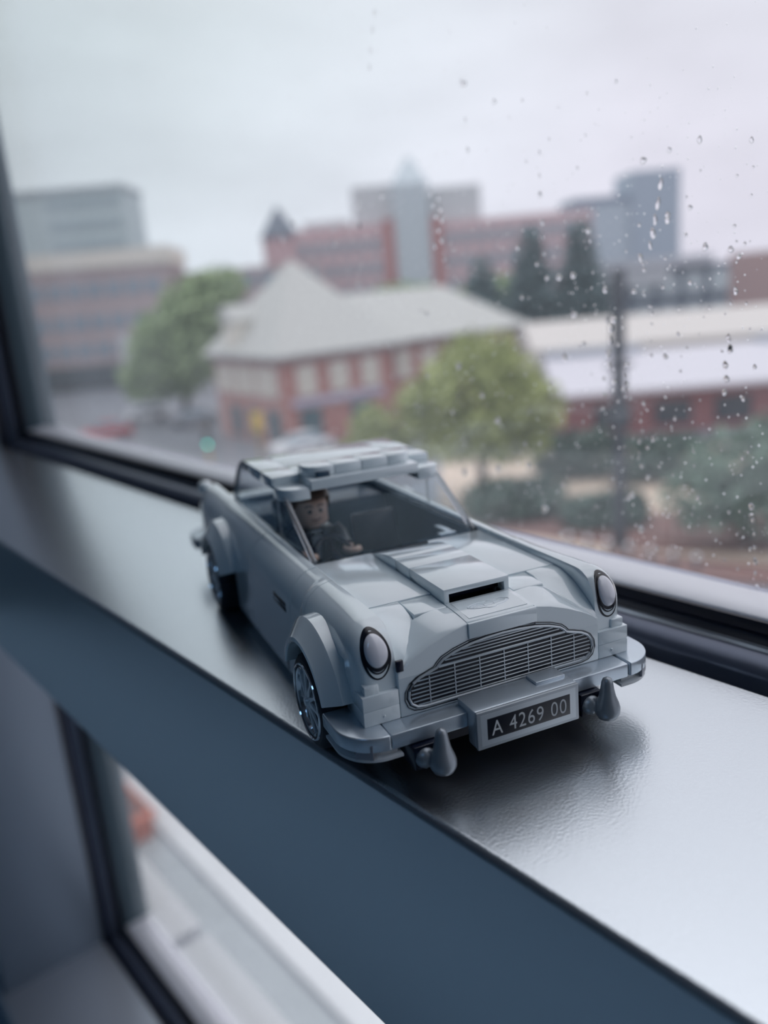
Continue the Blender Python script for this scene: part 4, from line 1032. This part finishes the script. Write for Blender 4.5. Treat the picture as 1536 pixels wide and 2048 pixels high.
# trees and hedges
LEAFS = {}
def leaf_mat(name, c):
    if name not in LEAFS: LEAFS[name] = mat(name, c, .6, vary=.45, scale=.9)
    return LEAFS[name]
def tree(label, cat, L, D, h, blobs, m, trunk=.25, nleaf=1800, leaf=.32, seed=1, group=None, name='tree'):
    r = empty(name, P3(L, D), VIEW_RZ); tag(r, label, cat, group)
    rr = random.Random(seed)
    if trunk:
        mb = MB(); mb.tube([(0, 0, -.1), (.05, 0, h * .3), (-.05, .1, h * .62)], [trunk, trunk * .8, trunk * .35], 8)
        for k in range(4): a = k * 1.7; mb.tube([(0, 0, h * .3), (math.cos(a) * h * .13, math.sin(a) * h * .13, h * .55)], [trunk * .5, trunk * .15], 6)
        mb.build('trunk', BARK, r)
    b = bmesh.new()
    tot = sum(q[3] * q[4] for q in blobs)
    for (x, y, z, rx, rz) in blobs:
        for _ in range(int(nleaf * rx * rz / tot)):
            th = rr.uniform(0, 2 * PI); cz = rr.uniform(-1, 1); s_ = math.sqrt(1 - cz * cz); k = rr.uniform(.55, 1.08)
            p = Vector((x + rx * k * s_ * math.cos(th), y + rx * k * s_ * math.sin(th), z + rz * k * cz))
            n = Vector((rr.gauss(0, 1), rr.gauss(0, 1), rr.gauss(0, 1) + .6)).normalized()
            a = n.orthogonal().normalized(); c_ = n.cross(a); l = leaf * rr.uniform(.6, 1.4)
            b.faces.new([b.verts.new(p + a * l), b.verts.new(p + c_ * l * .55), b.verts.new(p - a * l), b.verts.new(p - c_ * l * .55)])
    me = bpy.data.meshes.new('foliage'); b.to_mesh(me); b.free(); me.materials.append(m)
    f = bpy.data.objects.new('foliage', me); COL.objects.link(f); f.parent = r; f['kind'] = 'stuff'
    return r
LIME = leaf_mat('lime_leaves', (.31, .36, .13)); MID = leaf_mat('mid_green_leaves', (.28, .38, .19)); DARK = leaf_mat('dark_green_leaves', (.07, .125, .10)); CONI = leaf_mat('conifer_needles', (.10, .16, .17))
tree('light green broad tree in the middle behind the toy roof', 'tree', 5.0, 40, 8.4,
     [(0, 0, 5.6, 3.2, 2.2), (-2.2, 0, 5.0, 1.9, 1.7), (2.4, .3, 4.6, 1.9, 1.6), (.2, 0, 7.2, 2.0, 1.4), (-.8, -.5, 3.6, 2.4, 1.3), (1.4, 0, 3.2, 2.0, 1.2)], LIME, .28, 5200, .24, 3)
tree('small yellow-green bush tree left of the broad light green tree', 'tree', -.2, 41, 5.2, [(0, 0, 4.3, 1.2, 1.0), (.6, 0, 3.4, 1.3, 1.1), (-.7, 0, 3.3, .9, .9)], LIME, .12, 1300, .2, 4)
tree('full green street tree in front of the office block', 'tree', -18.2, 80, 13, [(0, 0, 6.2, 4.6, 3.8), (2.4, 0, 10.4, 3.4, 3.0), (-2.8, 0, 4.4, 3.2, 2.4), (.6, 0, 8.4, 4.2, 2.6), (4.4, 1, 12, 2.6, 2.0)], MID, .4, 5200, .42, 5)
for i, (L_, D_, hh, ww) in enumerate(((11.6, 85, 11.8, 4.7), (17.6, 90, 14.2, 5.1), (23.6, 93.5, 14.7, 5.1))):
    tree(('pointed dark conifer, leftmost of the three', 'pointed dark conifer, middle of the three', 'pointed dark conifer, rightmost of the three beside the blue-grey tower')[i], 'tree', L_, D_, hh,
         [(0, 0, hh * (.18 + .13 * k), ww * (1 - .125 * k), hh * .14) for k in range(7)], CONI, .3, 2600, .45, 20 + i, 'three dark conifers', 'conifer')
tree('dark green round shrub tree low at the right edge', 'tree', 14.0, 30.5, 5.0, [(0, 0, 3.2, 2.2, 1.6), (1.8, .4, 3.7, 2.0, 1.5), (-1.6, 0, 2.2, 1.7, 1.2), (1, 0, 1.8, 2.4, 1.3)], leaf_mat('blue_green_leaves', (.12, .19, .14)), .18, 3000, .22, 8)
for i, (L_, D_, w_, h_, lb) in enumerate(((6.0, 36.8, 2.4, 2.0, 'dark hedge under the broad light green tree'), (10.6, 44, 2.4, 2.6, 'dark hedge before the market wall, left of the lamp post'), (14.5, 42, 2.6, 2.4, 'dark hedge before the market wall, right of the lamp post'), (9.6, 34.6, 1.9, 1.5, 'low dark hedge beside the lamp post foot'))):
    tree(lb, 'hedge', L_, D_, h_, [(k * w_ * .5, 0, h_ * .5, w_ * .5, h_ * .5) for k in (-1, 0, 1)], DARK, 0, 1700, .22, 30 + i, 'dark hedges on the plaza', 'hedge')
for i, (L_, lb) in enumerate(((5.5, 'far green tree left of the glass tower foot'), (19.5, 'far green tree right of the glass tower foot'))):
    tree(lb, 'tree', L_, 125, 11, [(0, 0, 8.6, 5.6, 2.4), (3, 0, 8.2, 3.6, 2.0), (-3.5, 0, 8, 3, 2)], MID, .4, 2200, .6, 40 + i)

# lamp post
r = empty('lamp_post', P3(9.35, 31.5), VIEW_RZ); tag(r, 'tall dark lamp post with slim rectangular head', 'lamp post')
mb = MB(); mb.lathe([(0, 0), (0, .26), (.9, .28), (1.0, .26), (10.6, .24), (10.6, 0)], 'z', 16); mb.build('post', DKST, r)
mb = MB(); mb.box(-.22, .22, -.22, .22, 9.6, 10.9, bev=.05); mb.build('lamp_head', DKST, r)
mb = MB(); mb.box(-.5, .5, -.08, .08, 7.3, 7.45, bev=.02); mb.build('cross_arm', DKST, r)
# bollards with pale caps along the bed
bol = None
for i in range(7):
    L_ = 7.3 + .62 * i; D_ = 31.6 - .62 * i
    r = empty('bollard', P3(L_, D_)); tag(r, 'short bollard with bright round cap in the row beside the sill corner', 'bollard', 'row of bollards')
    if bol is None:
        mb = MB(); mb.lathe([(0, 0), (0, .09), (.62, .08), (.62, 0)], 'z', 12); p1 = mb.build('post', DKST, r)
        mb = MB(); mb.ball((0, 0, .72), .13, 2); p2 = mb.build('cap', CHROME, r); bol = (p1, p2)
    else:
        for p_ in bol: c_ = p_.copy(); COL.objects.link(c_); c_.parent = r
# parked cars by the street tree
def street_car(label, L, D, yaw, paint, group=None):
    r = empty('car', P3(L, D), VIEW_RZ + math.radians(yaw)); tag(r, label, 'car', group)
    mb = MB(); mb.prism([(-2.15, .35), (-2.15, .85), (-1.9, .98), (-1.0, 1.05), (1.5, 1.05), (2.1, .92), (2.2, .4)], 'y', -.88, .88, bev=.06); mb.build('body', paint, r)
    mb = MB(); mb.loft([[(x, y, 1.04) for x, y in ((-1.2, -.8), (1.6, -.8), (1.6, .8), (-1.2, .8))], [(x, y, 1.5) for x, y in ((-.5, -.62), (1.0, -.62), (1.0, .62), (-.5, .62))]]); mb.build('cabin', GLZ, r, smooth=0)
    mb = MB(); mb.box(-.52, 1.02, -.64, .64, 1.48, 1.54, bev=.02); mb.build('roof', paint, r)
    w = None
    for x in (-1.35, 1.35):
        for y in (-.8, .8):
            if w is None:
                mb = MB(); mb.lathe([(-.1, 0), (-.1, .3), (-.07, .34), (.07, .34), (.1, .3), (.1, 0)], 'y', 16); w = mb.build('wheel', TYRE, r)
                w.location = (x, y, .34)
            else: link_copy(w, r, (x, y, .34))
PW = mat('white_car_paint', (.75, .77, .8), .25); PG = mat('grey_car_paint', (.25, .27, .3), .25); PR = mat('red_car_paint', (.45, .05, .05), .25)
street_car('white car parked under the street tree', -22.5, 82, 10, PW)
street_car('grey car parked under the street tree, right of the white one', -16.8, 76, 10, PG)
street_car('red car at the street corner, lower left of the pane', -23.5, 72, 20, PR)
street_car('white car at the kerb in front of the brick hall', -5.4, 57.5, 33, PW)
def planter(label, L, D, w, d, h, m):
    r = empty('planter', P3(L, D), 0); tag(r, label, 'planter', 'planters below the window')
    mb = MB(); mb.prism([(-w * .44, 0), (w * .44, 0), (w * .5, h * .9), (-w * .5, h * .9)], 'y', -d / 2, d / 2, bev=.03); mb.build('tub', m, r, smooth=30)
    mb = MB()
    for b in ((-w * .54, w * .54, -d * .56, -d * .44), (-w * .54, w * .54, d * .44, d * .56), (-w * .54, -w * .46, -d * .44, d * .44), (w * .46, w * .54, -d * .44, d * .44)): mb.box(b[0], b[1], b[2], b[3], h * .86, h)
    mb.build('rim', m, r, smooth=0)
    mb = MB(); mb.box(-w * .46, w * .46, -d * .44, d * .44, h * .7, h * .93); mb.build('soil', MULCH, r, smooth=0)
planter('terracotta planter box on the forecourt seen through the lower pane', -6.45, 15.9, 1.0, 1.9, .6, mat('terracotta', (.46, .15, .10), .6))
planter('pale concrete planter beyond the terracotta one, seen through the lower pane', -7.15, 18.2, .9, 1.0, .6, CONC)
# traffic light in front of the hall
r = empty('traffic_light', P3(-11.4, 55), VIEW_RZ); tag(r, 'traffic light showing green before the brick hall', 'traffic light')
mb = MB(); mb.lathe([(0, 0), (0, .1), (2.9, .07), (2.9, 0)], 'z', 12); mb.build('pole', mat('yellow_pole', (.55, .36, .10), .5), r)
mb = MB(); mb.box(-.18, .18, -.14, .14, 1.5, 2.7, bev=.03); hd_ = mb.build('signal_head', DKST, r)
mb = MB(); mb.ball((0, -.15, 1.72), .1, 2, (1, .4, 1)); mb.build('green_lamp', emit_mat('green_signal', (.1, 1, .8), 6), hd_)
r = empty('street_sign', P3(-7.9, 55), VIEW_RZ); tag(r, 'yellow street sign on a pole before the brick hall', 'sign')
mb = MB(); mb.lathe([(0, 0), (0, .06), (3.6, .05), (3.6, 0)], 'z', 10); mb.build('pole', bpy.data.materials['yellow_pole'], r)
mb = MB(); mb.box(-.35, .35, -.1, -.04, 2.3, 3.6, bev=.02); mb.build('plate', mat('yellow_plate', (.6, .42, .08), .5), r)
